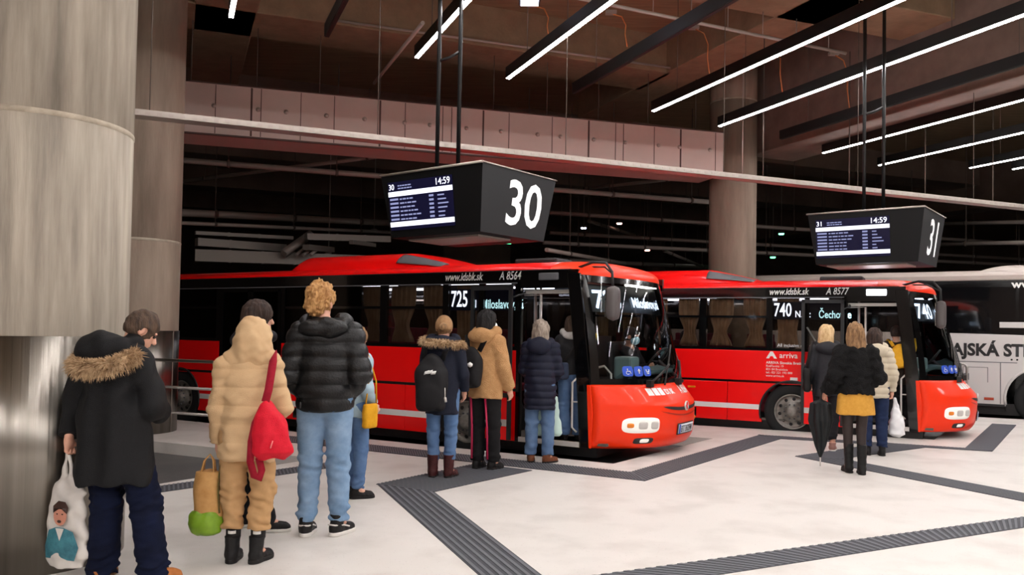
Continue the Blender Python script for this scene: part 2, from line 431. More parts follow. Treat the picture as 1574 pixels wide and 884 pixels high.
# --- panelled smoke-extract duct above the bays
def duct():
    A = Vector((-7.6, 14.55, 0)); a = math.radians(16.8)
    root = tag(empty('ventilation_duct', (A.x, A.y, 5.12), a), 'long pinkish panelled duct running under the ceiling between two concrete pillars', 'ventilation duct')
    L = 12.75
    s = MB(); s.box((0, 0, 0), (L, 1.1, 0.92)); s.build('casing', M_panel, root)
    s = MB(); kn = MB(); x = 0.45; i = 0
    widths = [0.93, 0.8, 0.62, 0.9, 0.62, 0.86, 0.5, 0.75, 0.82, 0.55]
    while x < L - 0.2:
        w = 0.035 if i % 3 == 0 else 0.014
        s = MB(); s.box((x, -0.006, 0.01), (x + w, 0.0, 0.91)); s.build('panel_joint', M_panel2, root)
        if i % 5 == 3: s = MB(); s.box((x + 0.18, -0.006, 0.01), (x + 0.195, 0.0, 0.91)); s.build('panel_joint', M_panel2, root)
        x += widths[i % 10]; i += 1
    x = 0.7; i = 0
    while x < L - 0.1:
        T = Matrix.Translation((x, 0, 0.52 - 0.0*i)) @ Matrix.Rotation(PI/2, 4, 'X')
        kn = MB(); kn.lathe([(0, 0.035), (0.03, 0.03), (0.042, 0.012), (0.045, 0)], 14, T); kn.build('anchor_knob', M_galv, root)
        x += (0.74, 0.72, 0.78, 0.5)[i % 4]; i += 1
    s = MB(); s.box((0.0, -0.02, -0.03), (L, 0.03, 0.0)); s.box((0, -0.02, 0.92), (L, 0.03, 0.94)); s.build('edge_strip', M_panel2, root)
    for x in np.arange(0.6, L, 1.15): s = MB(); s.tube([(x, 0.1, 0.92), (x, 0.1, 2.9)], 0.008, 5); s.build('hanging_rod', M_rod, root)
duct()

# --- cable tray, pipes and conduits
def tray(label, p, q, w=0.16, h=0.06, rods=2.4, m=None):
    p, q = Vector(p), Vector(q); d = (q - p); L = d.length; a = math.atan2(d.y, d.x)
    root = tag(empty('cable_tray', p, a), label, 'cable tray', 'cable trays under the ceiling')
    s = MB(); s.box((0, -w/2, 0), (L, w/2, 0.006)); s.box((0, -w/2, 0), (L, -w/2 + 0.005, h)); s.box((0, w/2 - 0.005, 0), (L, w/2, h))
    s.build('trough', m or M_galv, root)
    s = MB()
    for x in np.arange(0.06, L, 0.12): s.box((x, -w/2 - 0.003, h*0.25), (x + 0.05, -w/2, h*0.7))
    s.build('perforation_pattern', M_pipe, root)
    for x in np.arange(0.5, L, rods): s = MB(); s.tube([(x, 0, 0.03), (x, 0, 7.99 - p.z)], 0.006, 5); s.build('hanging_rod', M_rod, root)
tray('bright perforated cable tray crossing the whole hall in front of the duct', ext(at(1700, 331, 15.6), at(190, 174, 9.2), 2.1), at(1700, 331, 15.6), 0.2, 0.07, 2.6)
def pipe(label, p, q, r, m=None, name='pipe', cat='pipe', ends=False):
    p, q = Vector(p), Vector(q); c = p
    root = MB(); root.tube([p - c, q - c], r, 10)
    n = int((q - p).length/2.2)
    o = root.build(name, m or M_pipe); o.location = c
    tag(o, label, cat, 'pipes and conduits in the dark part of the hall')
    for i in range(n):
        s = MB(); t = (q - p)*((i + 0.5)/n); d = (q - p).normalized()
        s.tube([t - d*0.03, t + d*0.03], r*1.35, 10); s.tube([t, (t.x, t.y, 7.3 - p.z if 7.3 > p.z else 8 - p.z)], 0.012, 5)
        s.build('pipe_hanger', M_rod, o)
pp = [((262, 245), (1120, 313), 19, 0.06, 'upper pale pipe passing behind the top of the 30 sign'),
      ((262, 281), (640, 233), 21, 0.05, 'pipe slanting up behind the 30 sign from the second pillar'),
      ((845, 296), (1100, 268), 24.5, 0.05, 'pipe slanting up from behind the 30 sign to the slim pillar'),
      ((262, 326), (600, 343), 24, 0.10, 'thick pipe above the roof of the 725 bus'),
      ((262, 342), (600, 357), 23, 0.05, 'thin pipe below the thick one above the 725 bus'),
      ((845, 327), (1600, 377), 27, 0.06, 'pipe level with the middle of the 30 sign, towards the slim pillar'),
      ((845, 358), (1600, 400), 30, 0.06, 'pipe second from the bottom between sign and slim pillar'),
      ((835, 373), (1600, 409), 28, 0.06, 'lowest long pipe between the 30 sign and the 31 sign'),
      ((840, 399), (1100, 411), 33, 0.08, 'short thick pipe just above the bus roofs'),
      ((1100, 270), (1574, 318), 17, 0.045, 'pipe crossing behind the posts of the 31 sign'),
      ((1440, 344), (1650, 340), 26, 0.06, 'level pipe to the side of the 31 sign'),
      ((1440, 376), (1650, 371), 23.5, 0.06, 'level pipe lower to the side of the 31 sign'),
      ((840, 384), (960, 405), 22, 0.05, 'diagonal pipe dropping towards the distant pillar'),
      ((1020, 385), (1080, 410), 30, 0.05, 'short diagonal pipe beside the distant pillar'),
      ((905, 340), (1010, 372), 36, 0.07, 'dark diagonal pipe under a red lamp')]
for a, b, y, r, lb in pp:
    dy = 0.12 if a[1] < b[1] else -0.1
    pipe(lb, at(a[0], a[1], y*(1 - dy)), at(b[0], b[1], y*(1 + dy)), r)
# ducts and trays bundled above the roof of the first bus
gB0 = [((300, 358), (450, 366), 0.09), ((302, 372), (438, 382), 0.2), ((300, 393), (560, 402), 0.3), ((470, 364), (598, 368), 0.16), ((470, 380), (510, 384), 0.14), ((540, 372), (575, 377), 0.1)]
for i, (a, b, w) in enumerate(gB0):
    p, q = at(a[0], a[1], 21.0), at(b[0], b[1], 22.5)
    d = q - p; L = d.length; T = Matrix.Rotation(math.atan2(d.y, d.x), 4, 'Z') @ Matrix.Rotation(-math.asin(d.z/L), 4, 'Y')
    s = MB(); s.box((0, -w*0.6, -w/2), (L, w*0.6, w/2), T)
    for k in range(1, int(L/0.8)): s.box((k*0.8, -w*0.62, -w/2 - 0.012), (k*0.8 + 0.06, w*0.62, w/2 + 0.012), T)
    o = s.build('ventilation_duct', mat('duct_metal', (150, 142, 134), 0.5, 0.3)); o.location = p
    tag(o, 'grey metal duct above the 725 bus roof, ' + ('thin topmost one', 'second from the top, beside the pillar', 'lowest and longest one', 'one just beside the 30 sign', 'small one in the middle of the bundle', 'short stub under the 30 sign')[i], 'air duct', 'ducts bundled above the bus roof')
s = MB(); p = at(436, 390, 21.2); q = at(478, 360, 22.0); s.tube([p, q], 0.12, 4)
for k in range(3): s.tube([at(455 + 11*k, 392, 21.3), at(470 + 11*k, 380, 21.8)], 0.05, 4)
tag(s.build('duct_bracket', M_pipe), 'slanting comb-like bracket in the duct bundle above the bus', 'bracket')

# --- lights
def fixture(px, py, lit, label, L=15.0, H=4.05, w=0.07, h=0.19):
    d = ray(px, py); t = H/d[2]; p = Vector((d[0]*t, d[1]*t, CAMZ + H))
    a = math.radians(AL + 180)
    root = tag(empty('linear_light', p, a), label, 'ceiling light', 'lit linear lights' if lit else 'unlit linear lights')
    s = MB(); s.box((0, -w/2, 0.012), (L, w/2, h)); s.build('housing', M_black, root)
    s = MB(); s.box((0.02, -w*0.40, 0.0), (L - 0.02, w*0.40, 0.012)); o = s.build('diffuser', M_led if lit else M_off, root)
    for x in (0.8, L*0.35, L*0.7): s = MB(); s.tube([(x, 0, h), (x, 0, 8.0 - p.z)], 0.006, 5); s.build('hanging_wire', M_rod, root)
fixture(1003, 172, 1, 'lit linear light whose end hangs just before the top of the slim pillar')
fixture(1105, 195, 1, 'lit linear light whose end crosses in front of the slim pillar')
fixture(780, 122, 1, 'lit linear light ending above the big white 30')
fixture(640, 90, 1, 'lit linear light passing behind the two posts of the 30 sign')
fixture(1265, 236, 1, 'lit linear light ending under the grey-bottomed beam')
fixture(1350, 255, 1, 'lit linear light ending between the posts of the 31 sign and the beam', 17)
fixture(1490, 259, 1, 'lit linear light nearest the upper side edge of the photo, short in view', 17)
fixture(1556, 261, 1, 'last lit linear light, only its tip in the picture', 17)
fixture(355, 28, 1, 'short lit stub of a linear light above the second pillar')
fixture(882, 145, 0, 'unlit black linear light between two lit ones, pointing at the duct')
fixture(1200, 215, 0, 'unlit black linear light below the lit one that crosses the slim pillar')
fixture(502, 58, 0, 'unlit black linear light above the duct, steep in view')
# unseen, stronger rows added behind the camera to brighten the bus sides
for i, x in enumerate((-11, -7.5, -4, -0.5, 3, 6.5, 10, 13.5)):
    a = math.radians(AL + 180)
    root = tag(empty('linear_light', (x, -1.5 - 0.35*i*0, CAMZ + 4.05), a), 'added linear light in the unseen row behind the camera', 'ceiling light', 'added linear lights behind the camera')
    s = MB(); s.box((0, -0.035, 0.012), (9.5, 0.035, 0.19)); s.build('housing', M_black, root)
    s = MB(); s.box((0.02, -0.03, 0.0), (9.48, 0.03, 0.012)); s.build('diffuser', M_led_added, root)
    for xx in (1, 8): s = MB(); s.tube([(xx, 0, 0.19), (xx, 0, 8.0 - root.location.z)], 0.006, 5); s.build('hanging_wire', M_rod, root)
# square flood lamp at the slab
p = at(814, 4, 12.2)
root = tag(empty('flood_lamp', p), 'small square white flood lamp under the ceiling at the top edge of the photo', 'lamp')
s = MB(); s.box((-0.16, -0.16, 0.02), (0.16, 0.16, 0.08)); s.build('housing', M_black, root)
s = MB(); s.box((-0.13, -0.13, 0.0), (0.13, 0.13, 0.02)); s.build('diffuser', glow('flood_glow', (225, 228, 255), 12), root)
s = MB(); s.tube([(0, 0, 0.08), (0, 0, 7.19 - p.z)], 0.01, 6); s.build('stem', M_pipe, root)
# little lamps in the dark
for px, py, Y, c, lb in ((575, 355, 26, (255, 250, 240), 'small white lamp at the dark side of the 30 sign'), (897, 350, 34, (215, 225, 255), 'small cold white lamp between the sign and the slim pillar'),
                        (952, 343, 34, (255, 205, 190), 'small pinkish lamp under a pipe left of the slim pillar'), (995, 384, 36, (255, 190, 170), 'small reddish lamp on the distant pillar'),
                        (1141, 273, 16.5, (255, 225, 200), 'tiny warm lamp on the slim pillar under the cable tray'), (1201, 359, 34, (120, 255, 190), 'small green lamp beside the slim pillar'),
                        (1188, 395, 36, (100, 230, 160), 'lower small green lamp above the coach roof'), (782, 373, 30, (60, 220, 150), 'small green lamp under the 30 sign'),
                        (1072, 384, 36, (235, 240, 230), 'small white lamp beside the slim pillar above the bus'), (505, 391, 24, (255, 250, 235), 'small white lamp above the roof hump of the 725 bus'),
                        (906, 407, 38, (255, 255, 250), 'small white lamp just above the front roof of the 725 bus'), (862, 403, 38, (230, 235, 230), 'faint white lamp above the door of the 725 bus')):
    p = at(px, py, Y); k = Y/30.0
    root = tag(empty('ceiling_lamp', p), lb, 'lamp', 'small lamps in the dark part of the hall')
    s = MB(); s.lathe([(0, -0.05*k), (0.09*k, -0.045*k), (0.1*k, 0.0), (0, 0.0)], 12); s.build('lens', glow('lamp_glow', c, 5.0), root)
    s = MB(); s.lathe([(0, 0.0), (0.11*k, 0.0), (0.11*k, 0.07*k), (0, 0.07*k)], 12); s.tube([(0, 0, 0.07*k), (0, 0, 8 - p.z)], 0.012, 5); s.build('fitting', M_pipe, root)
# orange feed cables that loop from the ceiling down to the lights, and the conduit
for px, py0, py1, Y, lb in ((958, 22, 72, 14, 'above the unlit light'), (1085, 45, 118, 15, 'above the light that ends before the slim pillar'), (1197, 65, 145, 16, 'above the light that crosses the slim pillar'),
                           (1300, 85, 170, 15.5, 'above the second unlit light'), (838, 10, 60, 13, 'above the light that ends over the big 30'), (1372, 105, 182, 18, 'beside the posts of the 31 sign')):
    a, b = at(px - 16, py0, Y), at(px + 6, py1, Y)
    s = MB(); pts = [a + Vector((0, 0, 0)), a + (b - a)*0.12 + Vector((0.12, 0, 0.03)), a + (b - a)*0.3 + Vector((0.15, 0, -0.02)), a + (b - a)*0.6 + Vector((0.06, 0, 0)), b]
    s.tube([q - a for q in pts], 0.011, 6); o = s.build('feed_cable', M_orange); o.location = a
    tag(o, 'orange feed cable hanging ' + lb, 'cable', 'orange feed cables')
    s = MB(); s.box((-0.12, -0.05, 0.0), (0.06, 0.05, 0.06)); s.build('junction_box', M_galv, o)
p, q = at(780, -25, 12.3), at(1300, 82, 15.0)
o = MB(); o.tube([Vector((0, 0, 0)), q - p], 0.03, 8)
for k in range(9): o.tube([(q - p)*(k/9.0 + 0.05), (q - p)*(k/9.0 + 0.05) + Vector((0, 0, 7.19 - (p + (q - p)*(k/9.0 + 0.05)).z))], 0.008, 5)
o = o.build('conduit', M_pipe); o.location = p; tag(o, 'thin grey conduit under the ceiling carrying the orange cable drops', 'conduit')
p, q = at(505, 30, 15.1), at(1030, 104, 17.6)
o = MB(); o.tube([Vector((0, 0, 0)), q - p], 0.025, 8); o = o.build('conduit', M_pipe); o.location = p; tag(o, 'pale conduit along the edge of the cross beam above the 30 sign', 'conduit')
o = MB(); p, q = at(575, 128, 16.2), at(650, 35, 12.0); o.tube([Vector((0, 0, 0)), q - p], 0.03, 8); o = o.build('conduit', M_pipe); o.location = p; tag(o, 'slanting conduit beside the lit light left of the sign posts', 'conduit')
o = MB(); p, q = at(362, 217, 16.5), at(522, 234, 17.3); d = q - p; o.tube([Vector((0, 0, 0)), d], 0.05, 4); o = o.build('lamp_rail', mat('reddish_rail', (210, 90, 70), 0.5)); o.location = p; tag(o, 'reddish rail under the duct beside the second pillar', 'rail')

# --- hanging departure signs
M_scr = mat('screen_glass', (10, 10, 22), 0.15, emit=(34, 32, 70), estr=0.35)
M_txt = glow('screen_white', (240, 240, 255), 1.6)
M_txt2 = glow('screen_pale', (170, 175, 225), 0.75)
M_num = mat('white_number', (236, 236, 236), 0.5, emit=(255, 255, 255), estr=0.35)
M_signa = mat('sign_black', (11, 11, 12), 0.5, spec=0.25)
M_signb = mat('sign_charcoal', (34, 34, 36), 0.5, spec=0.3)
def board(num, corner, rz, label, posts_up, hdr):
    """corner: top of the near vertical edge. local x: back along the screen face, y: back along the number face"""
    W, D, H, tp = 1.62, 1.40, 0.755, 0.10
    root = tag(empty('departure_board', (corner.x, corner.y, corner.z - H), rz), label, 'departure board', 'departure boards hanging over the bays')
    # local frame: +x runs along -u (to the left, away), +y runs along v (to the right, away)
    b = MB(); xs = [(-tp*0.15, -W + tp), (0.0, -W)]
    lo = [(-tp, tp, 0), (-W + tp, tp, 0), (-W + tp, D - tp, 0), (-tp, D - tp, 0)]
    hi = [(0, 0, H), (-W, 0, H), (-W, D, H), (0, D, H)]
    b.add(lo + hi, [(0, 3, 2, 1)[::-1], (4, 5, 6, 7)[::-1], (0, 1, 5, 4)[::-1], (1, 2, 6, 5)[::-1], (2, 3, 7, 6)[::-1]])
    b.build('housing', M_signa, root, bevel=0.006)
    b = MB(); b.add([lo[3], lo[0], hi[0], hi[3]], [(0, 1, 2, 3)[::-1]]); b.build('number_panel', M_signb, root)
    b = MB(); b.tube([(0.01, -0.01, H), (-W - 0.01, -0.01, H)], 0.014, 6); b.tube([(0.01, -0.01, H), (0.01, D + 0.01, H)], 0.008, 6); b.build('top_trim', M_galv, root)
    # screen face plane: from (0,0,H)..(-W,0,H) sloping in to y=tp at z=0
    def sf(x, z, o=0.0): f = 1 - z/H; return (x, tp*f - o, z - o*tp/H)
    x0, x1, z0, z1 = -W + 0.12, -W + 1.16, 0.09, 0.66
    sc = MB(); sc.grid(lambda a, c: sf(x0 + (x1-x0)*a, z0 + (z1-z0)*c, 0.006), 2, 2, False); scr = sc.build('screen', M_scr, root, solid=0.004)
    w = x1 - x0; hgt = z1 - z0
    def bar(q, a0, a1, c0, c1): q.grid(lambda a, c: sf(x0 + w*(a0 + (a1-a0)*a), z0 + hgt*(c0 + (c1-c0)*c), 0.011), 2, 2, False)
    q = MB(); bar(q, 0.0, 1.0, 0.70, 0.80); bar(q, 0.0, 1.0, 0.07, 0.17); q.build('white_bars', M_txt, scr)
    q = MB(); r2 = random.Random(int(num))
    for i in range(6):
        c = 0.62 - i*0.083
        bar(q, 0.02, 0.155, c, c + 0.04)
        x = 0.18
        while x < 0.50 - 0.12*r2.random(): l = 0.02 + 0.05*r2.random(); bar(q, x, x + l, c, c + 0.03); x += l + 0.012
        bar(q, 0.64, 0.71, c, c + 0.042); bar(q, 0.77, 0.81 + 0.13*r2.random(), c, c + 0.028)
    for i in range(2):
        x = 0.16
        while x < 0.36: l = 0.02 + 0.04*r2.random(); bar(q, x, min(x + l, 0.38), 0.9 - 0.055*i, 0.925 - 0.055*i); x += l + 0.008
    q.build('timetable_lettering', M_txt2, scr)
    for tx, sx, sz, sh in ((num, 0.01, 0.84, 0.105), ('14:59', 0.74, 0.84, 0.118)):
        me = text_mesh(tx, sh*hgt/0.62, bold=0.0008, fn=lambda x, y, z, sx=sx, sz=sz: sf(x0 + w*sx + x, z0 + hgt*sz + y, 0.011))
        link('screen_lettering', me, M_txt, scr)
    # number
    def nf(x, y, z): f = 1 - y/H; return (-tp*f + 0.006, x, y)
    me = text_mesh(num, 0.72, bold=0.010, xs=0.98, fn=lambda x, y, z: nf(0.47 + x, 0.14 + y, 0))
    link('number', me, M_num, root)['label'] = 'big white number %s' % num
    p = MB(); c = Vector((posts_up, 0.54 if num == '30' else 0.26, 0))
    d = Vector((0.12, 0.06, 0))
    for s in (-1, 1): p = MB(); p.tube([c + d*s + Vector((0, 0, H - 0.02)), c + d*s + Vector((0, 0, (7.985 if num == '30' else 7.19) - root.location.z))], 0.026, 8); p.build('post', M_black, root)
    p = MB(); p.tube([c - d + Vector((0, 0, H + 1.45)), c + Vector((0, 0, H + 1.49)), c + d + Vector((0, 0, H + 1.56))], 0.02, 8); p.build('post_bracket', M_black, root)
    p = MB()
    for s in (-1, 1): p.lathe([(0.0, 0.0), (0.05, 0.0), (0.05, 0.02), (0.026, 0.03)], 12, Matrix.Translation(c + d*s + Vector((0, 0, H))))
    p.build('post_flange', M_black, root)
    p = MB(); p.box((-W + tp + 0.1, 0.3, -0.02), (-0.3, 0.9, 0.005)); p.build('base_plate', M_galv, root)
    return root
c = at(742, 248, 9.1); board('30', c, math.radians(-38), 'black hanging departure board with a large white 30 above the queue', -1.02, '')
c = at(1421, 317, 11.55); board('31', c, math.radians(-38), 'black hanging departure board with a large white 31 above the 740 bus', -0.74, '')

# --- steel barriers
def barrier(label, p, a, L, zs=(1.1, 0.72, 0.36), posts=(0.0,)):
    root = tag(empty('barrier_rail', p, a), label, 'railing', 'tubular steel barriers at the ends of the bays')
    R = 0.024; H = zs[0]
    s = MB(); k = 0.07
    s.tube([(0, 0, 0), (0, 0, H - k), (k*0.3, 0, H - k*0.3), (k, 0, H), (L, 0, H)], R, 10); s.build('top_rail', M_steel_rail, root)
    for z in zs[1:]: s = MB(); s.tube([(0, 0, z), (L, 0, z)], R*0.85, 8); s.build('cross_rail', M_steel_rail, root)
    for x in np.arange(1.5, L, 1.5): s = MB(); s.tube([(x, 0, 0), (x, 0, H)], R, 8); s.build('post', M_steel_rail, root)
    s = MB(); s.lathe([(0, 0), (0.06, 0), (0.06, 0.012), (0.024, 0.018)], 14); s.build('foot_flange', M_steel_rail, root)
barrier('three-bar steel barrier at the kerb behind the man in the parka', G(327, 680) + Vector((0, 0.05, 0)), math.radians(156), 3.2)
barrier('steel barrier standing in front of the white coach beside the nose of the 740 bus', G(1486, 640), math.radians(156), 3.0, (1.08, 0.62))

# --- world and exposure
w = bpy.data.worlds.new('world'); SC.world = w; w.use_nodes = True
w.node_tree.nodes['Background'].inputs[0].default_value = (0.9, 0.85, 0.8, 1); w.node_tree.nodes['Background'].inputs[1].default_value = 0.0
SC.view_settings.view_transform = 'Standard'; SC.view_settings.look = 'None'; SC.view_settings.gamma = 1.0
SC.view_settings.exposure = 0.12; SC.view_settings.use_curve_mapping = False
SC.cycles.use_denoising = True; SC.cycles.max_bounces = 8; SC.cycles.sample_clamp_indirect = 6.0; SC.cycles.transparent_max_bounces = 12
# ------------------------------------------------------------------ buses
M_red = mat('bus_red_paint', (252, 6, 8), 0.34, coat=0.25, spec=0.35, rgb2=(247, 5, 7), nscale=0.7)
M_orange_red = mat('bus_front_orange_red', (246, 52, 6), 0.38, coat=0.15, spec=0.3)
M_gloss = mat('gloss_black', (8, 8, 9), 0.12, coat=0.3)
M_gray = mat('mid_grey_plastic', (96, 96, 100), 0.5)
M_dkplastic = mat('dark_grey_plastic', (34, 34, 36), 0.55)
M_silver = mat('silver_stripe', (205, 200, 195), 0.35, 0.2)
M_white = mat('white_vinyl', (235, 233, 230), 0.5)
M_glass = tinted_glass('side_glass', (226, 222, 218), 0.5)
M_wind = tinted_glass('windscreen_glass', (232, 240, 240), 0.45)
M_tyre = mat('tyre_rubber', (22, 22, 23), 0.85, bump=0.2, bscale=60)
M_rim = mat('grey_steel_rim', (150, 146, 140), 0.42, 0.5, rgb2=(120, 116, 110), nscale=12)
M_seat = mat('dark_red_seat_cloth', (120, 20, 34), 0.85, rgb2=(84, 14, 30), nscale=20)
M_curt = mat('beige_curtain', (206, 178, 150), 0.9, rgb2=(176, 148, 122), nscale=5)
M_floorb = mat('bus_floor', (90, 86, 80), 0.7)
M_inner = mat('bus_lining', (92, 88, 86), 0.7)
M_teal = mat('teal_grey_dashboard', (92, 118, 120), 0.55)
M_lamp = mat('headlight_lens', (240, 238, 232), 0.1, coat=1.0, emit=(255, 250, 235), estr=0.25)
M_amber = mat('amber_lens', (230, 130, 30), 0.25)
M_led_blue = glow('destination_pixels', (215, 228, 255), 3.0)
M_led_cyan = glow('destination_pixels_cyan', (190, 240, 255), 2.6)
M_yellow = mat('yellow_grab_rail', (232, 186, 30), 0.4)
M_blue = mat('blue_sticker', (40, 80, 190), 0.5)
M_plate = mat('white_plate', (225, 228, 235), 0.4)
M_inlight = glow('bus_interior_lamp', (225, 232, 255), 7.0)
M_door_lamp = glow('bus_door_lamp', (245, 245, 255), 14.0)

def txt(root, body, size, x, z, m, y=-0.006, bold=0.0, shear=0.0, xs=1.0, name='lettering', label=None):
    me = text_mesh(body, size, bold=bold, shear=shear, xs=xs, fn=lambda a, b, c: (x + a, y, z + b))
    o = link(name, me, m, root)
    if label: o['label'] = label
    return o

def wheel(parent, x, y, z, R, holes=10, m=None):
    T = Matrix.Translation((x, y, z)) @ Matrix.Rotation(PI/2, 4, 'X')
    s = MB(); s.lathe([(R*0.62, -0.26), (R*0.9, -0.27), (R*0.985, -0.24), (R, -0.2), (R, -0.03), (R*0.985, 0.0), (R*0.9, 0.025), (R*0.70, 0.02), (R*0.62, 0.0), (R*0.62, -0.26)], 48, T)
    w = s.build('wheel', M_tyre, parent)
    s = MB(); s.lathe([(R*0.63, 0.012), (R*0.60, 0.018), (R*0.57, -0.02), (R*0.52, -0.045), (R*0.36, -0.01), (R*0.30, 0.03), (R*0.22, 0.035), (R*0.21, 0.075), (R*0.10, 0.085), (0.0, 0.085)], 48, T)
    s.build('rim', m or M_rim, w)
    s = MB()
    for k in range(holes):
        a = 2*PI*k/holes + 0.2
        Tk = T @ Matrix.Translation((R*0.45*math.cos(a), R*0.45*math.sin(a), -0.032)) @ Matrix.Rotation(a, 4, 'Z') @ Matrix.Rotation(0.32, 4, 'Y')
        s.lathe([(0, 0.014), (R*0.058, 0.014), (R*0.062, 0.0)], 12, Tk)
    s.build('rim_pattern', M_black, w)
    s = MB()
    for k in range(10):
        a = 2*PI*k/10; s.lathe([(0, 0.02), (0.014, 0.02), (0.016, 0)], 6, T @ Matrix.Translation((R*0.265*math.cos(a), R*0.265*math.sin(a), 0.03)))
    s.build('wheel_bolts', M_gray, w)
    return w

def arch_panel(x0, x1, z0, z1, arches, fn=None):
    """outline in x,z of a skirt panel with wheel arches cut from below"""
    pts = [(x0, z0)]
    for cx, cz, r in sorted(arches):
        if not (x0 - r < cx < x1 + r): continue
        t = math.asin(max(-1, min(1, (z0 - cz)/r)))
        for k in range(25):
            a = PI - t + (2*t - PI)*k/24.0
            x, z = cx + r*math.cos(a), cz + r*math.sin(a)
            pts.append((min(max(x, x0), x1), min(z, z1 - 0.004)))
    pts += [(x1, z0), (x1, z1), (x0, z1)]
    out = []
    for p in pts:
        if not out or abs(p[0]-out[-1][0]) + abs(p[1]-out[-1][1]) > 1e-4: out.append(p)
    return out

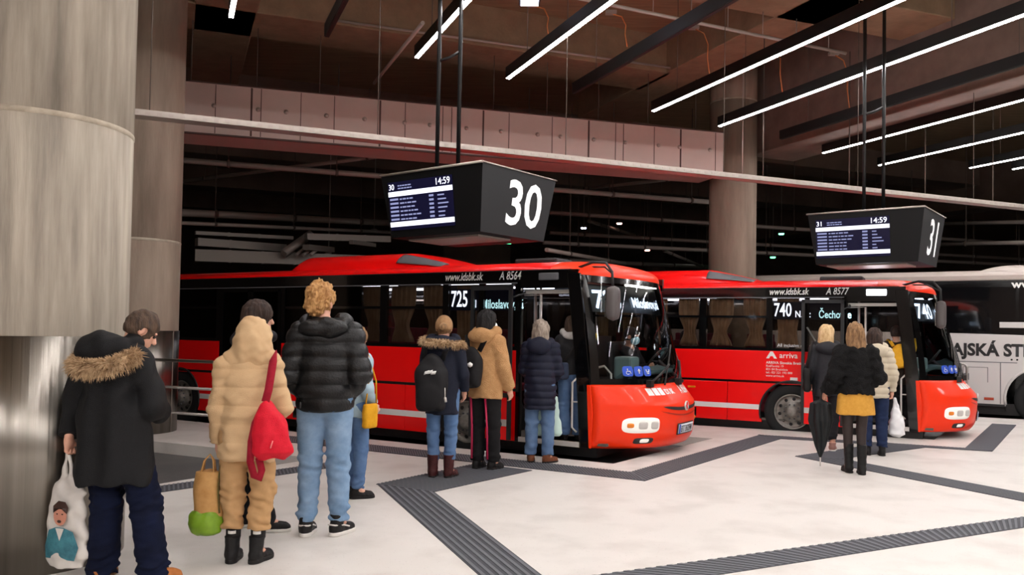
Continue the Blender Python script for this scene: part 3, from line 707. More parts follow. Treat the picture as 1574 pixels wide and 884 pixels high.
def red_bus(label, P0, rz, num, dest1, dest2, fleet, front_dest, plate, near_dest, operator=False, lamp_on=False, lamp2=False):
    root = tag(empty('bus', (P0[0], P0[1], -0.15), rz), label, 'bus', 'red regional buses waiting at the bays')
    L, W = 11.8, 2.5
    side = lambda u, v, w: (u, w, v)          # outline in x,z extruded along y
    def panel(name, poly, m, y0=0.0, y1=0.05, bevel=0.006, parent=root):
        s = MB(); s.prism(poly, y1, y0, side); return s.build(name, m, parent, bevel=bevel)
    def bx(name, lo, hi, m, parent=root, bevel=0.0):
        s = MB(); s.box(lo, hi); return s.build(name, m, parent, bevel=bevel)
    aw = [(-1.93, 0.46, 0.53), (-8.12, 0.46, 0.53)]
    D1 = (-1.06, -0.14); D2 = (-7.08, -5.64)
    # --- lower side panels (with hatch seams), dark groove, upper side panels
    cuts = [(-11.78, -10.2), (-10.19, -7.12), (-5.60, -4.3), (-4.29, -3.02), (-3.01, -1.12)]
    for a, b in cuts: panel('skirt_panel', arch_panel(a, b, 0.27, 0.935, aw), M_red)
    bx('side_groove', (-11.78, 0.012, 0.93), (-7.1, 0.05, 0.985), M_gloss); bx('side_groove', (-5.62, 0.012, 0.93), (-1.1, 0.05, 0.985), M_gloss)
    for a, b in ((-11.78, -7.12), (-5.60, -1.74)): panel('side_panel', [(a, 0.975), (b, 0.975), (b, 1.49), (a, 1.49)], M_red)
    panel('side_panel', [(-1.735, 0.975), (-1.12, 0.975), (-1.12, 1.49), (-1.735, 1.49)], M_red)
    for a, b in ((-11.7, -8.66), (-7.58, -7.14), (-5.58, -2.47)): bx('white_stripe', (a, -0.004, 0.478), (b, 0.0, 0.565), M_white)
    for x in (-3.65, -5.2, -9.0): 
        s = MB(); s.prism([(x - 0.09, 0.30), (x + 0.09, 0.30), (x + 0.09, 0.46), (x - 0.09, 0.46)], 0.0, -0.004, side); s.build('hatch_lock', M_gloss, root)
        bx('side_marker', (x - 0.07, -0.012, 0.80), (x + 0.07, 0.0, 0.835), M_amber, bevel=0.005)
    for x in (-1.9, -8.6): bx('small_white_sign', (x - 0.06, -0.004, 1.0), (x + 0.06, 0.0, 1.05), M_white)
    for cx, cz, r in aw:        # wheel-arch lips
        s = MB(); n = 24
        s.tube([(cx + r*math.cos(PI - (PI + 0.5)*k/n + 0.25), -0.004, cz + r*math.sin(PI - (PI + 0.5)*k/n + 0.25)) for k in range(n + 1)], 0.016, 6); s.build('wheel_arch_lip', M_dkplastic, root)
        s = MB(); s.lathe([(r + 0.02, 0.0), (r + 0.02, 0.7)], 32, Matrix.Translation((cx, 0.03, cz)) @ Matrix.Rotation(-PI/2, 4, 'X'), a0=-0.4 + PI, a1=2*PI + 0.4); s.build('wheel_well', M_black, root)
        wheel(root, cx, 0.045, cz + 0.01, 0.47); wheel(root, cx, W - 0.045 + 0.0, cz + 0.01, 0.47).scale = (1, 1, 1)
    # --- window band
    band = MB()
    wins = [(-11.5, -10.0), (-9.9, -8.55), (-8.45, -7.2), (-5.54, -4.62), (-4.54, -3.52), (-3.40, -2.36), (-2.26, -1.74), (-1.66, -1.15)]
    posts = [-11.78, -11.5, -10.0, -9.9, -8.55, -8.45, -7.2, -7.1, None, -5.62, -5.54, -4.62, -4.54, -3.52, -3.40, -2.36, -2.26, -1.74, -1.66, -1.15, -1.12]
    for i in range(0, 8, 2): band.box((posts[i], 0.0, 1.49), (posts[i+1], 0.06, 2.57))
    for i in range(9, 21, 2): band.box((posts[i], 0.0, 1.49), (posts[i+1], 0.06, 2.57))
    for a, b in ((-11.78, -7.1), (-5.62, -1.12)): band.box((a, 0.001, 1.49), (b, 0.058, 1.54))
    band.box((-11.78, 0.001, 2.40), (-0.2, 0.058, 2.57))
    band.build('window_band', M_gloss, root)
    s = MB(); s.box((-11.7, -0.012, 2.395), (-1.12, 0.004, 2.41)); s.build('drip_rail', M_gray, root)
    s = MB(); s.box((-11.7, -0.008, 2.565), (-0.3, 0.0, 2.575)); s.build('roof_rail', M_dkplastic, root)
    rr = random.Random(int(num))
    for i, (a, b) in enumerate(wins):
        p = bx('window_pane', (a, 0.022, 1.54), (b, 0.03, 2.40), M_glass)
        if i < 6:
            s = MB(); s.box((a, 0.008, 2.05), (b, 0.022, 2.09)); s.build('vent_bar', M_gloss, p)
        # curtains inside: gathered lengths beside the posts
        if i in (3, 4, 5, 6):
            sp = [(a + 0.03, a + 0.40), (b - 0.42, b - 0.04)] if i < 6 else [(a + 0.06, b - 0.1)]
            if i == 5: sp = [(a + 0.02, a + 0.46), (b - 0.42, b - 0.02)]
            for c0, c1 in sp:
                ph = rr.random()*6; waist = 0.55 if i in (4, 5) else 0.85
                def cf(u, v, c0=c0, c1=c1, ph=ph, waist=waist):
                    z = 1.56 + 0.83*v
                    k = 1 - (1 - waist)*math.exp(-((v - 0.30)/0.22)**2)
                    c = (c0 + c1)/2 + (0.04 if c0 > (a + b)/2 else -0.04)*(1 - k)
                    return (c + (u - 0.5)*(c1 - c0)*k, 0.11 + 0.025*math.sin(u*30*(1.0) + ph + 0.8*math.sin(v*3)), z)
                s = MB(); s.grid(cf, 44, 14); s.build('curtain', M_curt, root, solid=0.006)
    # --- roof, roof cap and air conditioner
    def rz_(y):                                  # roof height across the bus
        t = abs((y - W/2)/(W/2)); return 2.575 + 0.16*(1 - t**3.2)**0.7
    BUL = 0.60
    def xf(y, z):
        yy = min(1.0, abs((y - W/2)/(W/2)))
        pl = BUL*(1 - yy**2.9)
        if z < 1.08: return pl*(1.0 + 0.30*min(1, (1.08 - z)/0.25)) + 0.045*math.sin(min(1, max(0, (z - 0.27)/0.81))*PI) - 0.06*max(0, (0.42 - z)/0.15)**2
        k = (z - 1.08)/1.4
        return pl*(1 - 0.34*k) - 0.06*k - 0.13*k*k
    s = MB()
    def rf(u, v): y = W*v; return (-L + (L - 0.62)*u, y, rz_(y))
    s.grid(rf, 8, 40); s.build('roof', M_red, root, solid=0.03, offset=-1)
    def cap(u, v):
        y = W*v; zt = rz_(y); zb = 2.50 - 0.03*(1 - abs(2*v - 1)**2)
        x1 = xf(y, 2.48) + 0.005; x0 = -0.62
        a = u*PI/2
        return (x0 + (x1 - x0)*math.sin(a)**0.9, y, zb + (zt - zb)*math.cos(a)**0.75)
    s = MB(); s.grid(cap, 18, 40); s.build('roof_cap', M_orange_red, root)
    s = MB()
    def ac(u, v):
        # u along, v across; hump with sloping ends
        x = -5.75 + 3.2*u; h = 0.245*min(1, u/0.04)**0.5*min(1, (1 - u)/0.30)**0.8
        t = abs(2*v - 1); hh = h*(1 - t**5)**0.6
        y = 0.30 + (W - 0.60)*v
        return (x, y, rz_(y) - 0.02 + hh)
    s.grid(ac, 40, 30); s.build('air_conditioner', M_red, root)
    s = MB()
    def gr(u, v): x = -3.5 + 0.85*u; uu = (x + 5.75)/3.2; p = ac(uu, 0.02 + 0.12*v); return (p[0], p[1] - 0.012, p[2] + 0.006)
    s.grid(gr, 14, 10); s.build('air_conditioner_grille', M_gray, root, solid=0.004)
    s = MB(); s.box((-1.6, 0.7, 2.68), (-0.9, 1.2, 2.80)); s.build('roof_hatch', M_dkplastic, root, bevel=0.03)
    # --- far side, rear, floor and underside
    s = MB(); s.box((-L, W - 0.05, 0.27), (0.0, W, 1.49)); s.box((-L, W - 0.05, 2.40), (0, W, 2.58))
    for x in (-11.8, -9.6, -7.8, -6.0, -4.2, -2.4, -0.9): s.box((x, W - 0.05, 1.49), (x + 0.12, W, 2.40))
    s.build('far_side', M_gloss, root)
    bx('far_window', (-11.7, W - 0.03, 1.49), (-0.1, W - 0.022, 2.40), M_glass)
    bx('rear_wall', (-L - 0.03, 0.0, 0.27), (-L, W, 2.6), M_red)
    bx('underbody', (-L + 0.1, 0.1, 0.14), (0.05, W - 0.1, 0.30), M_black)
    bx('cabin_floor', (-L + 0.1, 0.06, 0.30), (0.2, W - 0.06, 0.335), M_floorb)
    bx('ceiling_lining', (-L + 0.1, 0.08, 2.47), (-0.75, W - 0.08, 2.49), M_inner)
    for y in (0.55, 1.85):
        for k in range(5): bx('interior_lamp', (-11.2 + 2.1*k, y, 2.43), (-10.0 + 2.1*k, y + 0.08, 2.465), M_inlight)
    bx('added_cab_lamp', (-0.12, 1.3, 2.42), (0.0, 2.2, 2.44), glow('added_cab_lamp', (255, 246, 235), 9.0) if num == '725' else M_inlight)  # lamp added over the cab so the driver shows through the windscreen
    # seats
    st = MB()
    def seat_mesh():
        b = MB(); b.box((-0.22, -0.22, 0.36), (0.24, 0.22, 0.48)); b.box((-0.30, -0.22, 0.42), (-0.18, 0.22, 1.22)); b.box((-0.1, -0.18, 0.0), (0.1, -0.12, 0.36))
        b.box((-0.29, -0.14, 1.16), (-0.19, 0.14, 1.36))
        return b
    s0 = None
    for x in (-10.9, -10.0, -9.1, -7.9, -5.0, -4.15, -3.3, -2.45):
        for y in (0.36, 0.82, 1.70, 2.15):
            if x > -7.5 and y > 1.0 and x < -5.2: continue
            if s0 is None: s0 = seat_mesh().build('seat', M_seat, root, bevel=0.03); o = s0
            else: o = s0.copy(); COL.objects.link(o)
            o.location = (x, y, 0.42)
    # grab poles
    for x, y in ((-1.15, 0.55), (-0.92, 0.30), (-5.7, 0.5), (-7.0, 0.5), (-6.3, 1.3)):
        s = MB(); s.tube([(x, y, 0.33), (x, y, 2.46)], 0.018, 8); s.build('grab_pole', M_silver, root)
    s = MB(); s.tube([(-1.06, 0.10, 2.24), (-0.80, 0.10, 2.24), (-0.80, 0.10, 0.6)], 0.016, 8); s.build('grab_pole', M_silver, root)
    # --- front door: frame, folded leaf, handrail, step
    s = MB(); s.box((-1.12, 0, 0.27), (-1.06, 0.07, 2.45)); s.box((-1.12, 0.0, 2.33), (-0.14, 0.07, 2.42)); s.build('door_frame', M_gloss, root)
    bx('door_track', (-1.06, 0.10, 2.26), (-0.16, 0.16, 2.31), M_silver)
    s = MB(); s.box((-1.05, -0.02, 0.27), (-0.14, 0.5, 0.335)); s.build('door_step', mat('step_mat', (132, 122, 92), 0.8, rgb2=(96, 90, 74), nscale=30), root)
    bx('step_edge', (-1.05, -0.026, 0.275), (-0.14, -0.02, 0.34), M_silver)
    lx0, lx1, ly = -1.76, -1.10, -0.17
    leaf = MB(); leaf.box((lx0, ly, 0.30), (lx0 + 0.05, ly + 0.04, 2.36)); leaf.box((lx1 - 0.05, ly, 0.30), (lx1, ly + 0.04, 2.36)); leaf.box((lx0, ly, 2.30), (lx1, ly + 0.04, 2.36)); leaf.box((lx0, ly, 0.86), (lx1, ly + 0.04, 0.92))
    lf = leaf.build('door_leaf', M_dkplastic, root)
    bx('door_glass', (lx0 + 0.05, ly + 0.014, 0.92), (lx1 - 0.05, ly + 0.022, 2.30), tinted_glass('door_glass', (240, 242, 242), 0.5), lf)
    bx('door_lower_panel', (lx0 + 0.05, ly + 0.006, 0.30), (lx1 - 0.05, ly + 0.03, 0.86), M_red, lf)
    bx('door_silver_stripe', (lx0 + 0.05, ly, 0.48), (lx1 - 0.05, ly + 0.006, 0.57), M_silver, lf)
    s = MB(); s.tube([(lx0 + 0.08, ly + 0.06, 1.9), (lx1 - 0.1, ly + 0.08, 1.1)], 0.014, 6); s.build('leaf_handrail', M_silver, lf)
    s = MB(); s.tube([(lx1 - 0.02, ly + 0.03, 2.2), (lx1 + 0.08, -0.02, 2.25), (lx1 + 0.06, 0.08, 2.28)], 0.014, 6); s.build('door_arm', M_dkplastic, lf)
    s = MB(); s.tube([(-0.20, 0.02, 0.46), (-0.26, 0.0, 0.52), (-0.26, 0.0, 1.10), (-0.20, 0.02, 1.16)], 0.014, 8); s.tube([(-0.26, 0, 0.85), (-0.15, 0.02, 0.85)], 0.010, 6); s.build('door_handrail', M_silver, root)
    # --- middle door
    s = MB(); s.box((-7.1, 0.0, 2.33), (-5.62, 0.07, 2.42))
    for x in (-7.10, -6.42, -6.36, -5.70): s.box((x, 0.0, 0.30), (x + 0.07, 0.06, 2.36))
    s.box((-7.1, 0.0, 0.30), (-5.62, 0.06, 0.50)); s.box((-7.1, 0, 1.05), (-5.62, 0.05, 1.09)); s.build('middle_door', M_gloss, root)
    bx('middle_door_glass', (-7.05, 0.02, 0.48), (-5.68, 0.028, 2.36), M_glass)
    # --- front
    s = MB(); a_pil = [(-0.15, 0.27), (-0.0, 0.27), (-0.0, 1.08), (-0.17, 2.52), (-0.36, 2.52), (-0.20, 1.08)]
    s.prism(a_pil, 0.055, -0.003, side); s.build('front_pillar', M_gloss, root, bevel=0.008)
    s = MB(); s.prism([(x, z) for x, z in a_pil], W + 0.003, W - 0.055, side); s.build('front_pillar', M_gloss, root, bevel=0.008)
    ny = 48
    def fgrid(z0, z1, y0, y1, nz, off=0.0, n=ny):
        b = MB(); b.grid(lambda u, v: (xf(y0 + (y1-y0)*u, z0 + (z1-z0)*v) + off, y0 + (y1-y0)*u, z0 + (z1-z0)*v), n, nz); return b
    b = fgrid(0.27, 1.085, 0.0, W, 24); b.build('front_panel', M_orange_red, root, solid=0.03, offset=-1)
    b = MB(); b.prism([(-0.02, 0.27), (0.015, 0.27), (0.04, 0.7), (0.0, 1.085), (-0.06, 1.085)], 0.03, -0.004, side); b.build('front_corner', M_orange_red, root, bevel=0.01)
    b = fgrid(1.085, 2.48, 0.05, W - 0.05, 24); b.build('windscreen', M_wind, root)
    for nm, z0, z1, y0, y1 in (('windscreen_border', 1.085, 1.16, 0.0, W), ('windscreen_border', 2.40, 2.50, 0.0, W), ('windscreen_border', 1.085, 2.5, 0.0, 0.07), ('windscreen_border', 1.085, 2.5, W - 0.07, W)):
        fgrid(z0, z1, y0, y1, 14, 0.004, 40 if y1 - y0 > 1 else 4).build(nm, M_gloss, root)
    # details on the front face
    def on_front(name, y0, y1, z0, z1, m, off=0.008, n=10, parent=root, solid=0.006, corner=0.0):
        def g(u, v):
            y = y0 + (y1 - y0)*u; z = z0 + (z1 - z0)*v
            return (xf(y, z) + off, y, z)
        b = MB(); b.grid(g, n, 8); return b.build(name, m, parent, solid=solid)
    def lens(name, y0, y1, z0, z1, m, off, depth=0.03, parent=root):
        b = MB()
        def g(u, v):
            a = (u - 0.5)*2; c = (v - 0.5)*2
            # squircle map
            k = 1/max(1e-6, (abs(a)**4 + abs(c)**4)**0.25/max(abs(a), abs(c), 1e-6)) if (a or c) else 1
            y = (y0+y1)/2 + (y1-y0)/2*a*k; z = (z0+z1)/2 + (z1-z0)/2*c*k
            e = max(0, 1 - max(abs(a), abs(c))**4)
            return (xf(y, z) + off + depth*e**0.5, y, z)
        b.grid(g, 17, 13); return b.build(name, m, parent)
    for y0, y1 in ((0.20, 0.60), (W - 0.60, W - 0.20)):
        h = lens('headlight', y0, y1, 0.47, 0.67, M_lamp, 0.002, 0.025)
        for t, r_, mm in ((0.15, 0.03, M_amber), (0.45, 0.05, M_silver), (0.78, 0.05, M_silver)):
            yc = y0 + (y1 - y0)*t
            lens('headlight_reflector', yc - r_, yc + r_, 0.57 - r_, 0.57 + r_, mm, 0.024, 0.012, h)
        lens('fog_light_surround', y0 + 0.12, y1 - 0.06, 0.33, 0.41, M_dkplastic, 0.0, 0.008)
        lens('fog_light', y0 + 0.18, y1 - 0.12, 0.345, 0.395, M_lamp, 0.008, 0.01)
    # mouth-shaped grille
    def mouth(name, w0, zc, hh, off, m, sag):
        def g(u, v):
            y = W/2 + (u - 0.5)*w0; e = 1 - abs(2*u - 1)**6
            z = zc - sag*(1 - (2*u - 1)**2) + (v - 0.5)*hh*e
            return (xf(y, z) + off, y, z)
        b = MB(); b.grid(g, 30, 5); return b.build(name, m, root)
    mouth('grille_slot', 1.2, 0.80, 0.045, 0.006, M_dkplastic, 0.045)
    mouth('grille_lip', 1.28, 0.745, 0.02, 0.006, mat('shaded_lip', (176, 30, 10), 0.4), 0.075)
    T = Matrix.Translation((xf(W/2, 0.775) + 0.004, W/2, 0.785)) @ Matrix.Rotation(PI/2, 4, 'Y')
    b = MB(); b.lathe([(0.065, 0), (0.065, 0.014), (0.052, 0.018), (0.05, 0.008), (0, 0.008)], 24, T); em = b.build('emblem', M_silver, root)
    b = MB()
    for k in range(3):
        a = k*2*PI/3 + 0.5; b.tube([T @ Vector((0, 0, 0.012)), T @ Vector((0.05*math.cos(a), 0.05*math.sin(a), 0.012))], 0.008, 5)
    b.build('emblem_mark', M_red, em)
    pl = on_front('licence_plate', W/2 - 0.27, W/2 + 0.27, 0.43, 0.55, M_plate, 0.02)
    on_front('plate_surround', W/2 - 0.29, W/2 + 0.29, 0.415, 0.565, M_dkplastic, 0.012)
    on_front('plate_blue_field', W/2 - 0.27, W/2 - 0.225, 0.43, 0.55, M_blue, 0.028, 3, pl, 0.0)
    ft = lambda y0, z0, off: (lambda a, c, d: (xf(y0 + a, z0 + c) + off, y0 + a, z0 + c))
    link('plate_lettering', text_mesh(plate, 0.12, bold=0.001, xs=0.8, fn=ft(W/2 - 0.21, 0.447, 0.028)), M_black, pl)
    lg = link('front_fleet_number', text_mesh(fleet, 0.145, bold=0.004, xs=0.8, fn=ft(W/2 + 0.10, 0.945, 0.008)), M_white, root)
    for k in range(3): on_front('service_logo', W/2 - 0.72 + 0.105*k, W/2 - 0.63 + 0.105*k, 0.945, 1.035, M_white, 0.006, 3, root, 0.0)
    link('service_lettering', text_mesh('IDS BK', 0.085, bold=0.003, fn=ft(W/2 - 0.39, 0.955, 0.008)), M_white, root)
    # stickers at the foot of the windscreen, yellow handle, wipers
    for k in range(3):
        yc = 0.36 + 0.145*k; st_ = lens('pictogram_sticker', yc - 0.066, yc + 0.066, 1.19, 1.322, M_blue, 0.008, 0.0)
        b = MB()
        q = lambda y, z: Vector((xf(yc + y, 1.256 + z) + 0.014, yc + y, 1.256 + z))
        if k == 0: b.tube([q(-0.01, 0.035), q(-0.01, 0.0), q(0.02, 0.0), q(0.03, -0.03)], 0.006, 5); b.tube([q(0.02*math.cos(t) - 0.008, 0.02*math.sin(t) - 0.018) for t in np.linspace(2, 5.6, 9)], 0.004, 5)
        elif k == 1: b.tube([q(0, 0.03), q(0, -0.03)], 0.009, 5); b.tube([q(-0.02, 0.005), q(0.02, 0.005)], 0.006, 5)
        else: b.tube([q(-0.03, 0.02), q(-0.02, -0.01), q(0.02, -0.01), q(0.025, 0.02)], 0.007, 5); b.tube([q(-0.015, -0.03), q(0.018, -0.03)], 0.008, 5)
        b.build('pictogram', M_white, st_)
    for y0, y1, z1 in ((0.62, 1.25, 1.33), (1.45, 2.0, 1.36)):
        b = MB(); p0 = Vector((xf(y0, 1.1) + 0.05, y0, 1.10)); p1 = Vector((xf(y1, z1) + 0.03, y1, z1)); b.tube([p0, p0.lerp(p1, 0.5) + Vector((0.02, 0, 0)), p1], 0.016, 6)
        d = Vector((0, 0.22, 0.22)); b.tube([Vector((xf(y1 + t*0.22, z1 + t*0.22) + 0.015, y1 + t*0.22, z1 + t*0.22)) for t in (-1.2, -0.6, 0, 0.6, 1.2)], 0.012, 5)
        b.box((p0.x - 0.04, p0.y - 0.05, 1.05), (p0.x + 0.03, p0.y + 0.05, 1.14)); b.build('wiper', M_black, root)
    # mirror on a curved arm ahead of the near corner
    b = MB(); b.tube([(-0.25, 0.12, 2.60), (-0.02, 0.05, 2.655), (0.19, 0.0, 2.64), (0.29, -0.02, 2.52), (0.30, -0.02, 2.34)], 0.018, 8); b.tube([(-0.25, 0.3, 2.62), (0.1, 0.16, 2.60), (0.28, 0.0, 2.5)], 0.012, 6); mr = b.build('mirror_arm', M_dkplastic, root)
    b = MB()
    def mir(u, v):
        a = 2*PI*u; zz = 1.90 + 0.45*v; w_ = 0.105*(1 - abs(2*v - 1)**5)**0.4 + 0.001; e = 0.075
        ca, sa = math.cos(a), math.sin(a)
        return (0.30 + e*(abs(ca)**0.6)*math.copysign(1, ca)*w_/0.105, 0.0 + w_*(abs(sa)**0.6)*math.copysign(1, sa), zz)
    b.grid(mir, 24, 16); b.build('mirror_housing', mat('mirror_grey', (84, 78, 78), 0.45), mr)
    b = MB(); b.box((0.220, -0.075, 1.95), (0.226, 0.075, 2.16)); b.box((0.220, -0.075, 2.18), (0.226, 0.075, 2.31)); b.build('mirror_glass', M_steel, mr)
    # destination displays
    bx('side_display', (-2.25, 0.05, 2.03), (-1.15, 0.07, 2.33), mat('display_black', (6, 8, 18), 0.3, emit=(10, 16, 40), estr=0.25))
    txt(root, num, 0.32, -2.25, 2.085, M_led_blue, 0.044, bold=0.004, xs=0.62, name='route_number')
    txt(root, dest1, 0.155, -1.90, 2.07, M_led_blue, 0.044, bold=0.002, xs=0.8, name='destination_lettering')
    txt(root, dest2, 0.175, near_dest, 2.06, M_led_cyan, 0.044, bold=0.003, xs=0.72, name='destination_lettering')
    b = MB(); b.grid(lambda u, v: (xf(0.12 + 2.2*u, 2.02 + 0.36*v) - 0.10, 0.12 + 2.2*u, 2.02 + 0.36*v), 20, 3); b.build('front_display', mat('front_display_black', (6, 8, 14), 0.3), root)
    fd = lambda y0, z0: (lambda a, c, d: (xf(y0 + a, z0 + c) - 0.085, y0 + a, z0 + c))
    link('route_number', text_mesh(num, 0.34, bold=0.004, xs=0.8, fn=fd(0.16, 2.07)), M_led_blue, root)
    link('destination_lettering', text_mesh(front_dest, 0.19, bold=0.003, xs=0.92, fn=fd(0.80, 2.10)), M_led_blue, root)
    # fleet lettering on the black band
    txt(root, 'www.idsbk.sk', 0.155, -2.32, 2.45, M_white, -0.014, bold=0.003, shear=0.25, xs=0.74, name='web_address')
    txt(root, fleet, 0.16, -1.40, 2.45, M_white, -0.014, bold=0.002, shear=0.25, xs=0.72, name='fleet_number')
    if operator:
        b = MB(); b.prism([(-2.36, 1.36), (-2.31, 1.36), (-2.29, 1.40), (-2.25, 1.40), (-2.23, 1.36), (-2.18, 1.36), (-2.25, 1.48), (-2.29, 1.48)], 0.0, -0.004, side); b.build('operator_mark', M_white, root)
        txt(root, 'arriva', 0.13, -2.14, 1.375, M_white, -0.004, bold=0.001, name='operator_name')
        txt(root, 'ARRIVA Slovakia Bratislava, a.s.', 0.062, -2.36, 1.27, M_white, -0.004, bold=0.0008, name='company_lettering')
        for k, t_ in enumerate(('Rožňavská 19', '821 04 Bratislava', 'tel.: 02/ 321 192 000', 'www.arriva.sk')): txt(root, t_, 0.052, -2.36, 1.215 - 0.055*k, M_white, -0.004, name='company_lettering')
        txt(root, 'All inclusive doprava', 0.075, -2.18, 1.565, M_white, 0.02, bold=0.001, name='slogan')
    # lamp over the door
    dl = bx('door_lamp', (-0.78, -0.03, 2.43), (-0.48, 0.0, 2.53), M_door_lamp if lamp_on else M_gray, bevel=0.02)
    # dashboard, steering wheel, cabin partition and yellow rail
    b = MB(); b.grid(lambda u, v: (xf(0.9 + 1.5*u, 1.2) - 0.62 + 0.52*v, 0.9 + 1.5*u, 1.10 + 0.20*math.sin(min(1, v*1.3)*PI*0.62) - 0.06*v), 20, 12); b.build('dashboard', M_teal, root, solid=0.05)
    bx('dash_base', (0.16, 0.85, 0.34), (0.34, 2.3, 1.08), M_dkplastic, bevel=0.05)
    bx('ticket_console', (-0.20, 1.12, 1.10), (0.08, 1.42, 1.42), mat('console_teal', (120, 142, 142), 0.5), bevel=0.04)
    T = Matrix.Translation((0.12, 1.95, 1.36)) @ Matrix.Rotation(-0.9, 4, 'Y')
    b = MB(); b.tube([T @ Vector((0.23*math.cos(t), 0.23*math.sin(t), 0)) for t in np.linspace(0, 2*PI, 33)], 0.016, 8, False)
    for a in (0.4, 2.7, 4.7): b.tube([T @ Vector((0, 0, -0.03)), T @ Vector((0.22*math.cos(a), 0.22*math.sin(a), 0))], 0.014, 6)
    b.tube([T @ Vector((0, 0, -0.03)), T @ Vector((0, 0, -0.5))], 0.04, 8); b.build('steering_wheel', M_dkplastic, root)
    b = MB(); b.tube([(-0.14, 0.22, 1.36), (-0.05, 0.20, 1.74)], 0.05, 10, r2=0.035); b.build('yellow_grab_handle', M_yellow, root)
    b = MB(); b.tube([(-0.5, 0.62, 1.2), (-0.1, 0.62, 1.3), (0.0, 0.62, 1.2), (0.02, 0.62, 0.6)], 0.016, 8); b.build('cabin_rail', M_silver, root)
    bx('cabin_partition', (-0.86, 1.25, 0.34), (-0.82, 2.4, 1.7), M_dkplastic); bx('cabin_door', (-0.82, 1.22, 0.34), (0.1, 1.26, 1.12), M_dkplastic)
    b = MB(); b.box((-0.52, 1.70, 0.8), (-0.04, 2.22, 0.92)); b.box((-0.58, 1.70, 0.85), (-0.47, 2.22, 1.62)); b.box((-0.4, 1.84, 0.34), (-0.15, 2.08, 0.8)); b.build('driver_seat', M_dkplastic, root, bevel=0.04)
    return root

RZ30, RZ31 = math.radians(-31.5), math.radians(-28.0)
bus30 = red_bus('red and black low bus on route 725, the nearer one beside the queue', (1.02, 10.66), RZ30, '725', 'M', 'Miloslavov,ná', 'A 8564', 'Miloslavov,ná', 'BT 362FM', -1.72)
bus31 = red_bus('red and black bus on route 740 behind the woman in the mustard skirt', (6.45, 13.17), RZ31, '740', 'N.Z.:', 'Čechovce', 'A 8577', 'N.Z.: Čechovce', 'BT 375FM', -1.52, True, True)

